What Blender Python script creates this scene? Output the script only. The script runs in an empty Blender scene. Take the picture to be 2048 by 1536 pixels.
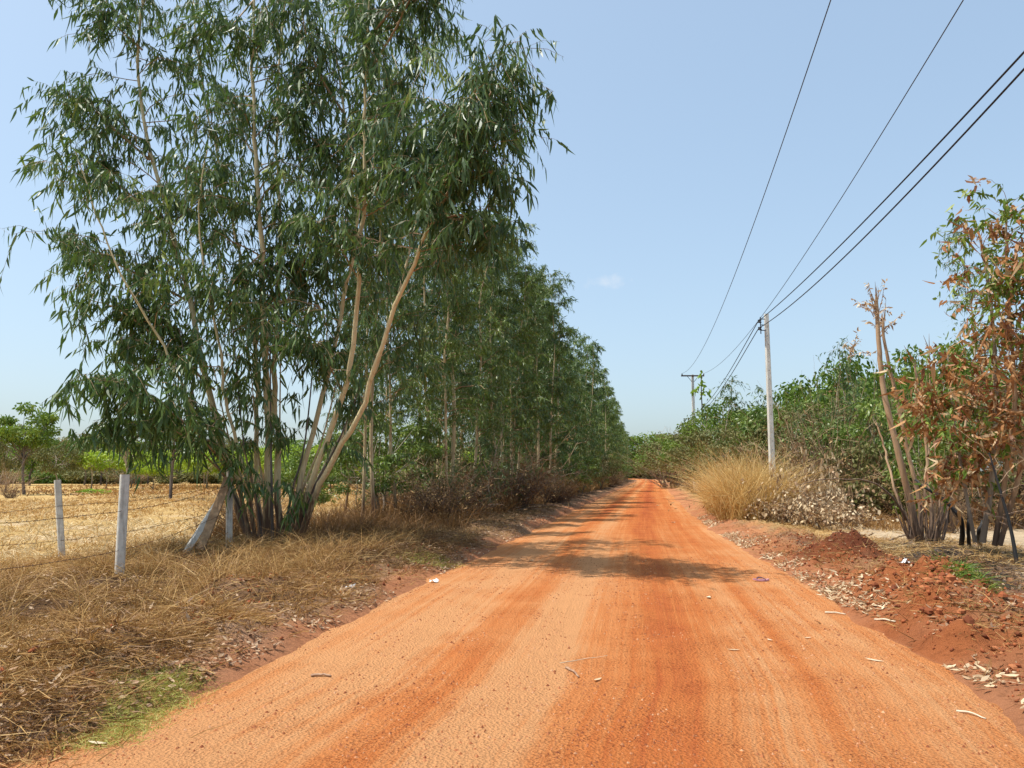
import bpy, math, random
import numpy as np
from mathutils import Vector, Matrix
rad = math.radians
S = bpy.context.scene
C = S.collection

# ------------------------------------------------------------------ camera, sky, sun
CAMZ, FPX, TH = 1.6, 1550.0, math.atan(180 / 1550.0)
cam = bpy.data.cameras.new('camera'); co = bpy.data.objects.new('camera', cam); C.objects.link(co)
cam.sensor_width = 36; cam.lens = 36 * FPX / 2048; cam.clip_start = .05; cam.clip_end = 6000
co.location = (0, 0, CAMZ); co.rotation_euler = (math.pi / 2 + TH, 0, 0); S.camera = co

SUN_EL, SUN_AZ = 67.0, 262.0      # azimuth clockwise from +Y: from the left, a touch behind the camera
W = bpy.data.worlds.new('World'); S.world = W; W.use_nodes = True
wn, wl = W.node_tree.nodes, W.node_tree.links
wn.clear()
wo = wn.new('ShaderNodeOutputWorld'); bg = wn.new('ShaderNodeBackground'); sky = wn.new('ShaderNodeTexSky')
sky.sky_type = 'NISHITA'; sky.sun_disc = False; sky.sun_elevation = rad(SUN_EL); sky.sun_rotation = rad(SUN_AZ)
sky.air_density = 1.0; sky.dust_density = 3.0; sky.ozone_density = 1.0; sky.altitude = 100
hs = wn.new('ShaderNodeHueSaturation'); hs.inputs['Saturation'].default_value = 1.0
gm = wn.new('ShaderNodeGamma'); gm.inputs[1].default_value = 1.0
wl.new(sky.outputs[0], gm.inputs[0]); gm.inputs[1].default_value = .55
hz = wn.new('ShaderNodeMix'); hz.data_type = 'RGBA'; hz.blend_type = 'MULTIPLY'; hz.inputs['Factor'].default_value = 1; hz.inputs['B'].default_value = (1.74, 1.99, 2.13, 1)
wl.new(gm.outputs[0], hz.inputs['A']); wl.new(hz.outputs['Result'], hs.inputs['Color'])
# one small faint cloud, a soft noisy patch of the sky at a fixed direction
tc = wn.new('ShaderNodeTexCoord')
def wmath(op, a, b=None):
    n = wn.new('ShaderNodeMath'); n.operation = op
    for i, v in enumerate((a, b)):
        if v is None: continue
        if isinstance(v, (int, float)): n.inputs[i].default_value = v
        else: wl.new(v, n.inputs[i])
    return n.outputs[0]
cd = Vector(((1220 - 1024) / FPX, math.cos(TH) - (768 - 560) / FPX * math.sin(TH), math.sin(TH) + (768 - 560) / FPX * math.cos(TH))).normalized()
sub = wn.new('ShaderNodeVectorMath'); sub.operation = 'SUBTRACT'; wl.new(tc.outputs['Generated'], sub.inputs[0]); sub.inputs[1].default_value = cd
scl = wn.new('ShaderNodeVectorMath'); scl.operation = 'MULTIPLY'; wl.new(sub.outputs[0], scl.inputs[0]); scl.inputs[1].default_value = (1, 1, 2.0)
ln = wn.new('ShaderNodeVectorMath'); ln.operation = 'LENGTH'; wl.new(scl.outputs[0], ln.inputs[0])
nz = wn.new('ShaderNodeTexNoise'); nz.inputs['Scale'].default_value = 60; nz.inputs['Detail'].default_value = 6
wl.new(tc.outputs['Generated'], nz.inputs['Vector'])
fall = wmath('SUBTRACT', 1.0, wmath('MULTIPLY', ln.outputs['Value'], 32))
cl = wn.new('ShaderNodeMath'); cl.operation = 'ADD'; cl.use_clamp = True
wl.new(fall, cl.inputs[0]); wl.new(wmath('SUBTRACT', wmath('MULTIPLY', nz.outputs[0], 3.4), 2.0), cl.inputs[1])
mul = wmath('MULTIPLY', cl.outputs[0], .35)
cm = wn.new('ShaderNodeMix'); cm.data_type = 'RGBA'
wl.new(mul, cm.inputs['Factor']); wl.new(hs.outputs[0], cm.inputs['A']); cm.inputs['B'].default_value = (4.6, 4.7, 4.9, 1)
wl.new(cm.outputs['Result'], bg.inputs['Color']); bg.inputs['Strength'].default_value = .13
wl.new(bg.outputs[0], wo.inputs[0])
sd = bpy.data.lights.new('sun', 'SUN'); so = bpy.data.objects.new('sun', sd); C.objects.link(so)
sd.energy = 3.9; sd.angle = rad(.53); sd.color = (1, .955, .88)
az = rad(SUN_AZ); el = rad(SUN_EL)
tosun = Vector((math.sin(az) * math.cos(el), math.cos(az) * math.cos(el), math.sin(el)))
so.rotation_euler = tosun.to_track_quat('Z', 'Y').to_euler()
S.view_settings.view_transform = 'Standard'; S.view_settings.look = 'None'
S.view_settings.exposure = 0.6; S.view_settings.gamma = 1.0; S.view_settings.use_curve_mapping = False
S.render.engine = 'CYCLES'
S.cycles.max_bounces = 6; S.cycles.transparent_max_bounces = 4

# ------------------------------------------------------------------ helpers
rng = np.random.default_rng(7)
def ray(px, py):
    a = (px - 1024) / FPX; b = (768 - py) / FPX
    return np.array([a, math.cos(TH) - b * math.sin(TH), math.sin(TH) + b * math.cos(TH)])
def P(px, py, Y):
    d = ray(px, py); return np.array([0, 0, CAMZ]) + d * (Y / d[1])
def G(px, py, z=0.0):
    d = ray(px, py); return np.array([0, 0, CAMZ]) + d * ((z - CAMZ) / d[2])
def unit(v):
    return v / np.maximum(np.linalg.norm(v, axis=-1, keepdims=True), 1e-9)
def hash2(ix, iy, s):
    h = (ix.astype(np.int64) * 374761393 + iy.astype(np.int64) * 668265263 + s * 974634777) & 0xffffffff
    h = ((h ^ (h >> 13)) * 1274126177) & 0xffffffff
    return ((h ^ (h >> 16)) & 0xffff) / 65535.0
def vnoise(x, y, s=0):
    x = np.asarray(x, float); y = np.asarray(y, float)
    ix = np.floor(x); iy = np.floor(y); fx = x - ix; fy = y - iy
    fx = fx * fx * (3 - 2 * fx); fy = fy * fy * (3 - 2 * fy)
    a = hash2(ix, iy, s); b = hash2(ix + 1, iy, s); c = hash2(ix, iy + 1, s); d = hash2(ix + 1, iy + 1, s)
    return (a * (1 - fx) + b * fx) * (1 - fy) + (c * (1 - fx) + d * fx) * fy
def fbm(x, y, s=0, o=4):
    t = 0; a = .5; n = 0
    for k in range(o):
        t = t + a * vnoise(x * 2 ** k, y * 2 ** k, s + k * 17); n += a; a *= .5
    return t / n
def sstep(a, b, x):
    t = np.clip((x - a) / (b - a), 0, 1); return t * t * (3 - 2 * t)

class MB:
    """collects geometry and links it as ONE mesh object"""
    def __init__(s): s.v = []; s.f = []; s.t = []; s.m = []; s.n = 0
    def add(s, V, F, tint=.5, mat=0):
        V = np.asarray(V, float).reshape(-1, 3); F = np.asarray(F)
        s.v.append(V); s.t.append(np.broadcast_to(np.asarray(tint, float), (len(V),)).copy())
        s.f.append((F + s.n, mat)); s.n += len(V); return s
    def mesh(s, name, mats, smooth=False, origin=(0, 0, 0)):
        me = bpy.data.meshes.new(name)
        V = np.concatenate(s.v) - np.asarray(origin, float)
        me.vertices.add(len(V)); me.vertices.foreach_set('co', V.astype(np.float32).ravel())
        idx = np.concatenate([F.ravel() for F, _ in s.f]); tot = np.concatenate([np.full(len(F), F.shape[1]) for F, _ in s.f])
        mi = np.concatenate([np.full(len(F), m) for F, m in s.f])
        me.loops.add(len(idx)); me.loops.foreach_set('vertex_index', idx.astype(np.int32))
        me.polygons.add(len(tot)); me.polygons.foreach_set('loop_start', (np.cumsum(tot) - tot).astype(np.int32))
        for m in (mats if isinstance(mats, (list, tuple)) else [mats]): me.materials.append(m)
        me.polygons.foreach_set('material_index', mi.astype(np.int32))
        me.update(calc_edges=True)
        a = me.attributes.new('tint', 'FLOAT', 'POINT'); a.data.foreach_set('value', np.concatenate(s.t).astype(np.float32))
        me.shade_smooth() if smooth else me.shade_flat()
        return me
    def build(s, name, mats, parent=None, smooth=False, origin=None, kind=None):
        o = bpy.data.objects.new(name, s.mesh(name, mats, smooth, origin if origin is not None else (parent['_o'] if parent is not None and '_o' in parent else (0, 0, 0))))
        C.objects.link(o)
        if parent is not None: o.parent = parent
        elif origin is not None: o.location = origin
        if kind: o['kind'] = kind
        return o
def tag(o, label, cat, group=None, kind=None):
    o['label'] = label; o['category'] = cat
    if group: o['group'] = group
    if kind: o['kind'] = kind
    return o
ROOTS = []
def thing(name, label, cat, loc, group=None, rz=0):
    o = bpy.data.objects.new(name, None); C.objects.link(o); o.empty_display_size = .2
    o.location = loc; o.rotation_euler = (0, 0, rz); o['_o'] = [float(c) for c in loc]; ROOTS.append(o)
    return tag(o, label, cat, group)
def put(name, me, parent, kind=None):
    o = bpy.data.objects.new(name, me); C.objects.link(o); o.parent = parent
    if kind: o['kind'] = kind
    return o

def ribbons(P0, D, L, Wd, prof, bend=None, side=None, ts=None, r=None):
    """N bent strips: P0,D (N,3); L,Wd (N,); prof widths per station; bend (N,3) added as L*t^2"""
    r = r or rng
    P0 = np.asarray(P0); D = unit(np.asarray(D)); N = len(P0); K = len(prof)
    ts = np.linspace(0, 1, K) if ts is None else np.asarray(ts)
    if bend is None: bend = np.zeros((N, 3))
    if side is None: side = r.normal(size=(N, 3))
    sv = unit(np.cross(D, side))
    c = P0[:, None] + L[:, None, None] * (D[:, None] * ts[None, :, None] + bend[:, None] * (ts ** 2)[None, :, None])
    w = (Wd[:, None] * np.asarray(prof)[None])[..., None] * .5 * sv[:, None]
    V = np.stack([c - w, c + w], 2).reshape(-1, 3)
    b = (np.arange(N) * K * 2)[:, None] + (np.arange(K - 1) * 2)[None]
    F = np.stack([b, b + 1, b + 3, b + 2], -1).reshape(-1, 4)
    return V, F
def tubes(Pt, R, sides=5):
    """Pt (N,K,3), R (N,K)"""
    Pt = np.asarray(Pt, float); R = np.asarray(R, float); N, K, _ = Pt.shape
    T = np.gradient(Pt, axis=1); T = unit(T)
    ref = np.zeros_like(T); ax = np.argmin(np.abs(T.mean(1)), axis=1); ref[np.arange(N), :, ax] = 1
    A = unit(np.cross(T, ref)); B = np.cross(T, A)
    an = np.arange(sides) / sides * 2 * math.pi
    V = Pt[:, :, None] + R[:, :, None, None] * (A[:, :, None] * np.cos(an)[None, None, :, None] + B[:, :, None] * np.sin(an)[None, None, :, None])
    i = np.arange(sides); j = (i + 1) % sides
    b = (np.arange(N)[:, None] * K + np.arange(K - 1)[None]).reshape(-1, 1) * sides
    F = np.stack([b + i, b + j, b + sides + j, b + sides + i], -1).reshape(-1, 4)
    return V.reshape(-1, 3), F
def caps(N, K, sides):
    pass
def smooth_poly(pts, n=20):
    pts = np.asarray(pts, float)
    q = np.vstack([2 * pts[0] - pts[1], pts, 2 * pts[-1] - pts[-2]])
    seg = len(pts) - 1; out = []
    for u in np.linspace(0, seg - 1e-6, n):
        i = int(u); t = u - i; a, b, c, d = q[i], q[i + 1], q[i + 2], q[i + 3]
        out.append(.5 * ((2 * b) + (-a + c) * t + (2 * a - 5 * b + 4 * c - d) * t * t + (-a + 3 * b - 3 * c + d) * t ** 3))
    return np.array(out)
def boxV(a, b):
    x0, y0, z0 = a; x1, y1, z1 = b
    V = [(x0, y0, z0), (x1, y0, z0), (x1, y1, z0), (x0, y1, z0), (x0, y0, z1), (x1, y0, z1), (x1, y1, z1), (x0, y1, z1)]
    F = [(0, 3, 2, 1), (4, 5, 6, 7), (0, 1, 5, 4), (1, 2, 6, 5), (2, 3, 7, 6), (3, 0, 4, 7)]
    return np.array(V), np.array(F)
def prism_bar(p, q, w, d, up=(0, 0, 1), ch=.0, rot=0.):
    """square bar from p to q with width w, depth d and chamfered edges (8-sided section)"""
    p = np.asarray(p, float); q = np.asarray(q, float); t = unit(q - p)
    ref = np.array([0., 1, 0]) if abs(t[1]) < .9 else np.array([1., 0, 0])
    a = unit(np.cross(t, ref)); b = np.cross(t, a); c = ch or min(w, d) * .1
    a, b = a * math.cos(rot) + b * math.sin(rot), b * math.cos(rot) - a * math.sin(rot)
    sec = [(-w / 2 + c, -d / 2), (w / 2 - c, -d / 2), (w / 2, -d / 2 + c), (w / 2, d / 2 - c), (w / 2 - c, d / 2), (-w / 2 + c, d / 2), (-w / 2, d / 2 - c), (-w / 2, -d / 2 + c)]
    V = [p + a * x + b * y for x, y in sec] + [q + a * x + b * y for x, y in sec]
    F4 = [(i, (i + 1) % 8, 8 + (i + 1) % 8, 8 + i) for i in range(8)]
    F8 = [tuple(range(7, -1, -1)), tuple(range(8, 16))]
    return np.array(V), np.array(F4), np.array(F8)
def addbar(mb, *a, tint=.5, mat=0, **k):
    V, F4, F8 = prism_bar(*a, **k); n = mb.n
    mb.add(V, F4, tint, mat); mb.f.append((F8 + n, mat)); return mb

# ------------------------------------------------------------------ materials
def mat(name):
    m = bpy.data.materials.new(name); m.use_nodes = True; nt = m.node_tree; nt.nodes.clear()
    out = nt.nodes.new('ShaderNodeOutputMaterial'); b = nt.nodes.new('ShaderNodeBsdfPrincipled'); nt.links.new(b.outputs[0], out.inputs[0])
    return m, nt, b, out
def node(nt, typ, ins=None, **kw):
    n = nt.nodes.new('ShaderNode' + typ)
    for k, v in kw.items(): setattr(n, k, v)
    for k, v in (ins or {}).items():
        if hasattr(v, 'is_linked') or isinstance(v, bpy.types.NodeSocket): nt.links.new(v, n.inputs[k])
        else: n.inputs[k].default_value = v
    return n
def ramp(nt, fac, stops):
    r = nt.nodes.new('ShaderNodeValToRGB'); e = r.color_ramp.elements
    while len(e) < len(stops): e.new(.5)
    for x, (p, c) in zip(e, stops): x.position = p; x.color = (*c, 1)
    nt.links.new(fac, r.inputs[0]); return r.outputs[0]
def mixc(nt, f, a, b, bt='MIX'):
    n = nt.nodes.new('ShaderNodeMix'); n.data_type = 'RGBA'; n.blend_type = bt
    for k, v in (('Factor', f), ('A', a), ('B', b)):
        if isinstance(v, bpy.types.NodeSocket): nt.links.new(v, n.inputs[k])
        elif isinstance(v, tuple): n.inputs[k].default_value = (*v, 1)
        else: n.inputs[k].default_value = v
    return n.outputs['Result']
def leafmat(name, stops, rough=.45, spec=.5, trans=.28, tcol=None):
    m, nt, b, out = mat(name)
    a = node(nt, 'Attribute', attribute_name='tint')
    col = ramp(nt, a.outputs['Fac'], stops)
    nt.links.new(col, b.inputs['Base Color']); b.inputs['Roughness'].default_value = rough; b.inputs['Specular IOR Level'].default_value = spec
    t = node(nt, 'BsdfTranslucent'); tc_ = mixc(nt, .6, col, tcol, 'MIX') if tcol else col
    nt.links.new(tc_, t.inputs[0])
    mx = node(nt, 'MixShader', {0: trans}); nt.links.new(b.outputs[0], mx.inputs[1]); nt.links.new(t.outputs[0], mx.inputs[2]); nt.links.new(mx.outputs[0], out.inputs[0])
    return m
M = {}
M['gum'] = leafmat('gum_leaf', [(0, (.040, .090, .022)), (.4, (.085, .152, .036)), (.75, (.16, .235, .055)), (1, (.30, .36, .07))], .46, .6, .34, (.10, .18, .03))
M['gumyoung'] = leafmat('gum_leaf_far', [(0, (.065, .11, .022)), (.45, (.13, .20, .03)), (.8, (.21, .28, .04)), (1, (.32, .35, .05))], .45, .6, .28, (.12, .22, .03))
M['litter'] = leafmat('litter_leaf', [(0, (.13, .07, .04)), (.5, (.34, .20, .11)), (1, (.60, .44, .28))], .6, .3, .15)
M['broad'] = leafmat('broad_leaf', [(0, (.05, .10, .014)), (.5, (.12, .19, .022)), (1, (.25, .31, .04))], .5, .4, .3, (.16, .3, .03))
M['lime'] = leafmat('lime_leaf', [(0, (.16, .26, .02)), (.5, (.30, .42, .03)), (1, (.46, .54, .05))], .5, .4, .35, (.3, .45, .04))
M['olive'] = leafmat('olive_leaf', [(0, (.09, .10, .03)), (.5, (.16, .165, .05)), (1, (.27, .24, .09))], .6, .3, .25)
M['brown'] = leafmat('scorched_leaf', [(0, (.16, .055, .022)), (.3, (.36, .15, .05)), (.65, (.52, .27, .10)), (1, (.62, .47, .27))], .5, .4, .3)
M['pale'] = leafmat('bleached_leaf', [(0, (.26, .14, .07)), (.4, (.58, .42, .24)), (1, (.78, .68, .48))], .55, .4, .2)
M['straw'] = leafmat('dry_grass', [(0, (.13, .06, .022)), (.4, (.36, .19, .06)), (.75, (.54, .34, .12)), (1, (.66, .52, .29))], .55, .3, .25)
M['gold'] = leafmat('golden_grass', [(0, (.36, .19, .05)), (.5, (.60, .38, .12)), (1, (.78, .60, .28))], .5, .3, .3)
M['brush'] = leafmat('dry_brush', [(0, (.12, .065, .03)), (.5, (.28, .17, .07)), (1, (.5, .36, .16))], .65, .2, .15)
M['greengrass'] = leafmat('green_grass', [(0, (.20, .22, .04)), (.5, (.38, .38, .07)), (1, (.55, .50, .16))], .5, .3, .3)

def bark(name, light, mid, dark, scale=1., thr=.5):
    m, nt, b, out = mat(name)
    t = node(nt, 'TexCoord'); mp = node(nt, 'Mapping', {'Vector': t.outputs['Object'], 'Scale': (16 * scale, 16 * scale, 1.3 * scale)})
    n = node(nt, 'TexNoise', {'Vector': mp.outputs[0], 'Scale': 1., 'Detail': 6, 'Roughness': .6})
    mp2 = node(nt, 'Mapping', {'Vector': t.outputs['Object'], 'Scale': (2.5, 2.5, .9)})
    n2 = node(nt, 'TexNoise', {'Vector': mp2.outputs[0], 'Scale': 1., 'Detail': 3})
    c = ramp(nt, n.outputs[0], [(.3, mid), (.52, light), (.8, mid)])
    f = node(nt, 'MapRange', {'Value': n2.outputs[0], 'From Min': thr, 'From Max': thr + .12})
    c = mixc(nt, f.outputs[0], c, mid)
    # stringy brown bark persists near the ground
    sx = node(nt, 'SeparateXYZ', {0: t.outputs['Object']})
    lo = node(nt, 'MapRange', {'Value': sx.outputs[2], 'From Min': 2.6, 'From Max': .3})
    ad = node(nt, 'Math', {0: lo.outputs[0], 1: n.outputs[0]}, operation='MULTIPLY')
    lf = node(nt, 'MapRange', {'Value': ad.outputs[0], 'From Min': .22, 'From Max': .42})
    c = mixc(nt, lf.outputs[0], c, dark)
    nt.links.new(c, b.inputs['Base Color']); b.inputs['Roughness'].default_value = .7
    bp = node(nt, 'Bump', {'Height': n.outputs[0], 'Strength': .5, 'Distance': .02}); nt.links.new(bp.outputs[0], b.inputs['Normal'])
    return m
M['gumbark'] = bark('gum_bark', (.70, .58, .33), (.50, .37, .18), (.12, .06, .03), 1, .66)
M['gumtwig'] = bark('gum_twig_bark', (.42, .28, .15), (.30, .18, .09), (.2, .11, .06))
M['rowbark'] = bark('row_gum_bark', (.60, .49, .28), (.36, .24, .12), (.14, .07, .035), 1, .55)
M['darkbark'] = bark('dark_bark', (.16, .13, .11), (.10, .08, .065), (.07, .05, .04))
M['greybark'] = bark('grey_bark', (.46, .39, .3), (.3, .24, .17), (.18, .13, .09))
M['deadwood'] = bark('dead_wood', (.46, .31, .18), (.32, .19, .10), (.12, .075, .05))
M['charred'] = bark('charred_wood', (.022, .02, .02), (.015, .013, .012), (.01, .009, .009))

def simple(name, c1, c2, sc=8, rough=.85, bump=.3, dist=.01, co='Object', detail=8, spec=.3):
    m, nt, b, out = mat(name)
    t = node(nt, 'TexCoord'); n = node(nt, 'TexNoise', {'Vector': t.outputs[co], 'Scale': sc, 'Detail': detail, 'Roughness': .65})
    c = ramp(nt, n.outputs[0], [(.3, c1), (.7, c2)]); nt.links.new(c, b.inputs['Base Color'])
    b.inputs['Roughness'].default_value = rough; b.inputs['Specular IOR Level'].default_value = spec
    bp = node(nt, 'Bump', {'Height': n.outputs[0], 'Strength': bump, 'Distance': dist}); nt.links.new(bp.outputs[0], b.inputs['Normal'])
    return m
def stained(name, c1, c2, base_z):
    m = simple(name, c1, c2, 7); nt = m.node_tree; b = [n for n in nt.nodes if n.type == 'BSDF_PRINCIPLED'][0]; src = b.inputs['Base Color'].links[0].from_socket
    t = node(nt, 'TexCoord'); mp = node(nt, 'Mapping', {'Vector': t.outputs['Object'], 'Scale': (14, 14, 1.6)}); n = node(nt, 'TexNoise', {'Vector': mp.outputs[0], 'Scale': 1., 'Detail': 6, 'Roughness': .7})
    c = mixc(nt, .8, src, ramp(nt, n.outputs[0], [(.32, (.50, .46, .42)), (.5, (1, 1, 1))]), 'MULTIPLY')
    sx = node(nt, 'SeparateXYZ', {0: t.outputs['Object']}); lo = node(nt, 'MapRange', {'Value': sx.outputs[2], 'From Min': base_z + .9, 'From Max': base_z}); f = node(nt, 'Math', {0: lo.outputs[0], 1: .28}, operation='MULTIPLY')
    nt.links.new(mixc(nt, f.outputs[0], c, (.42, .24, .13)), b.inputs['Base Color']); return m
M['concrete'] = stained('weathered_concrete', (.46, .43, .37), (.80, .76, .67), -.1)
M['polecon'] = stained('pole_concrete', (.58, .56, .50), (.78, .76, .69), .0)
M['plank'] = simple('weathered_plank', (.24, .14, .075), (.46, .30, .17), 9)
M['rust'] = simple('rusty_wire', (.05, .025, .018), (.12, .06, .04), 30)
M['cable'] = simple('black_cable', (.012, .012, .014), (.02, .02, .024), 5, .5)
M['wirealu'] = simple('thin_conductor', (.06, .065, .08), (.09, .1, .12), 5, .5)
M['crossarm'] = simple('crossarm_wood', (.06, .045, .04), (.12, .09, .075), 8)
M['porcelain'] = simple('insulator_glaze', (.03, .03, .035), (.06, .055, .06), 5, .25)
M['sandal'] = simple('sandal_foam', (.40, .17, .20), (.55, .30, .33), 10)
M['sandalstrap'] = simple('sandal_strap', (.08, .05, .08), (.12, .07, .1), 10)
M['paper'] = simple('litter_paper', (.6, .6, .6), (.8, .8, .78), 10)
M['stick'] = simple('dry_stick', (.22, .12, .08), (.45, .29, .18), 20)
M['palestick'] = simple('bleached_stick', (.5, .4, .28), (.68, .58, .42), 20)
M['char'] = leafmat('charred_debris', [(0, (.015, .013, .012)), (.6, (.05, .035, .028)), (1, (.16, .11, .08))], .8, .2, 0)
M['clod'] = leafmat('soil_clod', [(0, (.14, .045, .022)), (.6, (.33, .10, .04)), (1, (.42, .18, .08))], .95, .1, 0)
M['pebble'] = leafmat('laterite_grit', [(0, (.2, .06, .025)), (.6, (.4, .15, .06)), (1, (.55, .3, .16))], .9, .2, 0)

# ground: zone colours come from an attribute, fine grain from nodes
def soilmat(name):
    m, nt, b, out = mat(name)
    t = node(nt, 'TexCoord'); a = node(nt, 'Attribute', attribute_name='soil')
    n = node(nt, 'TexNoise', {'Vector': t.outputs['Object'], 'Scale': 9., 'Detail': 9, 'Roughness': .72})
    n2 = node(nt, 'TexNoise', {'Vector': t.outputs['Object'], 'Scale': 1.1, 'Detail': 6, 'Roughness': .6})
    v = ramp(nt, n.outputs[0], [(.28, (.45, .42, .40)), (.5, (1, 1, 1)), (.75, (1.0, 1.0, 1.0))])
    c = mixc(nt, .75, a.outputs['Color'], v, 'MULTIPLY')
    v2 = ramp(nt, n2.outputs[0], [(.3, (.72, .68, .66)), (.65, (1, 1, 1))])
    c = mixc(nt, .7, c, v2, 'MULTIPLY')
    nt.links.new(c, b.inputs['Base Color']); b.inputs['Roughness'].default_value = .95; b.inputs['Specular IOR Level'].default_value = .1
    n3 = node(nt, 'TexNoise', {'Vector': t.outputs['Object'], 'Scale': 26., 'Detail': 8, 'Roughness': .75})
    bp = node(nt, 'Bump', {'Height': n3.outputs[0], 'Strength': .9, 'Distance': .06}); nt.links.new(bp.outputs[0], b.inputs['Normal'])
    return m
M['soil'] = soilmat('ground_soil')
def roadmat():
    m, nt, b, out = mat('laterite_road')
    uv = node(nt, 'UVMap', uv_map='UVMap'); t = node(nt, 'TexCoord')
    def streak(su, sv, det, r=.6, dist=0.):
        mp = node(nt, 'Mapping', {'Vector': uv.outputs[0], 'Scale': (su, sv, 1)})
        return node(nt, 'TexNoise', {'Vector': mp.outputs[0], 'Scale': 1., 'Detail': det, 'Roughness': r, 'Distortion': dist}).outputs[0]
    big = streak(1.1, .035, 3); fine = streak(9., .25, 5, .7, .3); mid = streak(3.4, .07, 5, .65, .2)
    cloud = node(nt, 'TexNoise', {'Vector': t.outputs['Object'], 'Scale': .8, 'Detail': 7, 'Roughness': .62}).outputs[0]
    s = node(nt, 'Math', {0: big, 1: mid}, operation='ADD').outputs[0]
    s = node(nt, 'Math', {0: s, 1: fine}, operation='ADD').outputs[0]
    s = node(nt, 'Math', {0: s, 1: cloud}, operation='ADD').outputs[0]
    # worn, redder middle of the track comes from an attribute laid out in lateral metres
    w = node(nt, 'Attribute', attribute_name='wear').outputs['Fac']
    tyre = streak(20., .03, 4, .75, .1); tyre = node(nt, 'MapRange', {'Value': tyre, 'From Min': .35, 'From Max': .65, 'To Min': -.12, 'To Max': .12}).outputs[0]
    s = node(nt, 'Math', {0: s, 1: tyre}, operation='ADD').outputs[0]
    s = node(nt, 'Math', {0: s, 1: .25}, operation='MULTIPLY').outputs[0]
    s = node(nt, 'Math', {0: s, 1: node(nt, 'Math', {0: w, 1: .17}, operation='MULTIPLY').outputs[0]}, operation='SUBTRACT').outputs[0]
    c = ramp(nt, s, [(.22, (.40, .090, .024)), (.31, (.49, .13, .034)), (.39, (.555, .172, .045)), (.47, (.60, .222, .070)), (.57, (.63, .30, .125))])
    # grit: darker grains and small stones
    vo = node(nt, 'TexVoronoi', {'Vector': t.outputs['Object'], 'Scale': 48., 'Randomness': 1.}, feature='F1')
    n1 = node(nt, 'TexNoise', {'Vector': t.outputs['Object'], 'Scale': 42., 'Detail': 7, 'Roughness': .8}).outputs[0]
    n4 = node(nt, 'TexNoise', {'Vector': t.outputs['Object'], 'Scale': 1.7, 'Detail': 6, 'Roughness': .7}).outputs[0]
    pat = node(nt, 'MapRange', {'Value': n4, 'From Min': .44, 'From Max': .58}).outputs[0]
    g = ramp(nt, n1, [(.38, (.34, .25, .20)), (.47, (.82, .76, .72)), (.52, (1, 1, 1)), (.66, (1.0, 1.0, 1.0))])
    c0 = c; c2 = mixc(nt, .35, c, g, 'MULTIPLY')
    c = mixc(nt, pat, c2, mixc(nt, 1., c, g, 'MULTIPLY'))
    sm = node(nt, 'MapRange', {'Value': s, 'From Min': .44, 'From Max': .58}).outputs[0]; sm = node(nt, 'Math', {0: sm, 1: .6}, operation='MULTIPLY').outputs[0]; c = mixc(nt, sm, c, c0)
    nt.links.new(c, b.inputs['Base Color']); b.inputs['Roughness'].default_value = .93; b.inputs['Specular IOR Level'].default_value = .15
    h = node(nt, 'Math', {0: n1, 1: vo.outputs['Distance']}, operation='ADD').outputs[0]
    h = node(nt, 'Math', {0: h, 1: fine}, operation='ADD').outputs[0]
    bp = node(nt, 'Bump', {'Height': h, 'Strength': .95, 'Distance': .028}); nt.links.new(bp.outputs[0], b.inputs['Normal'])
    return m
M['road'] = roadmat()

# ------------------------------------------------------------------ terrain
LY = [-20, 4.7, 6.1, 12.6, 27.3, 60, 100, 150, 200, 230, 260, 420]; LX = [-8.0, -2.95, -2.4, -1.23, 1.37, 7.15, 14.4, 23.3, 32.1, 35.5, 36, 28]
RY = [-20, 5.5, 12, 22.5, 40, 60, 92, 150, 200, 230, 260, 420]; RX = [.0, 3.5, 4.4, 5.8, 8.7, 12.2, 18.3, 28.8, 37.4, 40.5, 41, 33]
def Lx(y): return np.interp(y, LY, LX)
def Rx(y): return np.interp(y, RY, RX)
def dL(x, y): return Lx(y) - x + .5 * (fbm(y * .45, 0 * y, 3) - .5) + .25 * (fbm(y * 2.2, 0 * y + x * .3, 5) - .5)
def dR(x, y): return x - Rx(y) + .5 * (fbm(y * .45, 0 * y, 8) - .5) + .25 * (fbm(y * 2.2, 0 * y + x * .3, 9) - .5)
MOUNDS = []     # x, y, radius, height, colour id
for px, py, r, h, c in [(1700, 1118, .75, .26, 'darkred'), (1640, 1120, .4, .10, 'darkred'), (1815, 1185, .85, .30, 'red'), (1905, 1120, .9, .2, 'ash'), (1960, 1180, .8, .16, 'ash'),
                        (1740, 1250, .5, .14, 'red'), (1900, 1290, .5, .14, 'red'), (1870, 1235, .35, .2, 'red'),
                        (110, 1372, .42, .17, 'straw'), (250, 1330, .5, .16, 'sandy'), (395, 1280, .5, .15, 'sandy'), (450, 1215, .3, .13, 'dirt'), (520, 1200, .5, .12, 'dirt'),
                        (20, 1440, .5, .14, 'sandy'), (650, 1130, .6, .12, 'dirt'), (1000, 1060, 1.2, .15, 'dirt')]:
    g = G(px, py, h * .6); MOUNDS.append((g[0], g[1], r, h * (1.2 if px > 1000 else .75), c))
def road_z(x, y):
    c = .5 * (Lx(y) + Rx(y)); u = x - c
    z = .035 - .006 * u * u
    for k, w, d in ((-1.5, .28, .022), (-.2, .35, .014), (1.35, .3, .02), (2.1, .25, .01)):
        z = z - d * np.exp(-((u - k - .25 * (fbm(y * .06, 0 * y, int(50 + k * 4)) - .5)) / w) ** 2)
    z = z + .012 * (fbm(x * 1.3, y * .4, 21) - .5) + .010 * (fbm(x * 9, y * 5, 22, 3) - .5)
    return z
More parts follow.
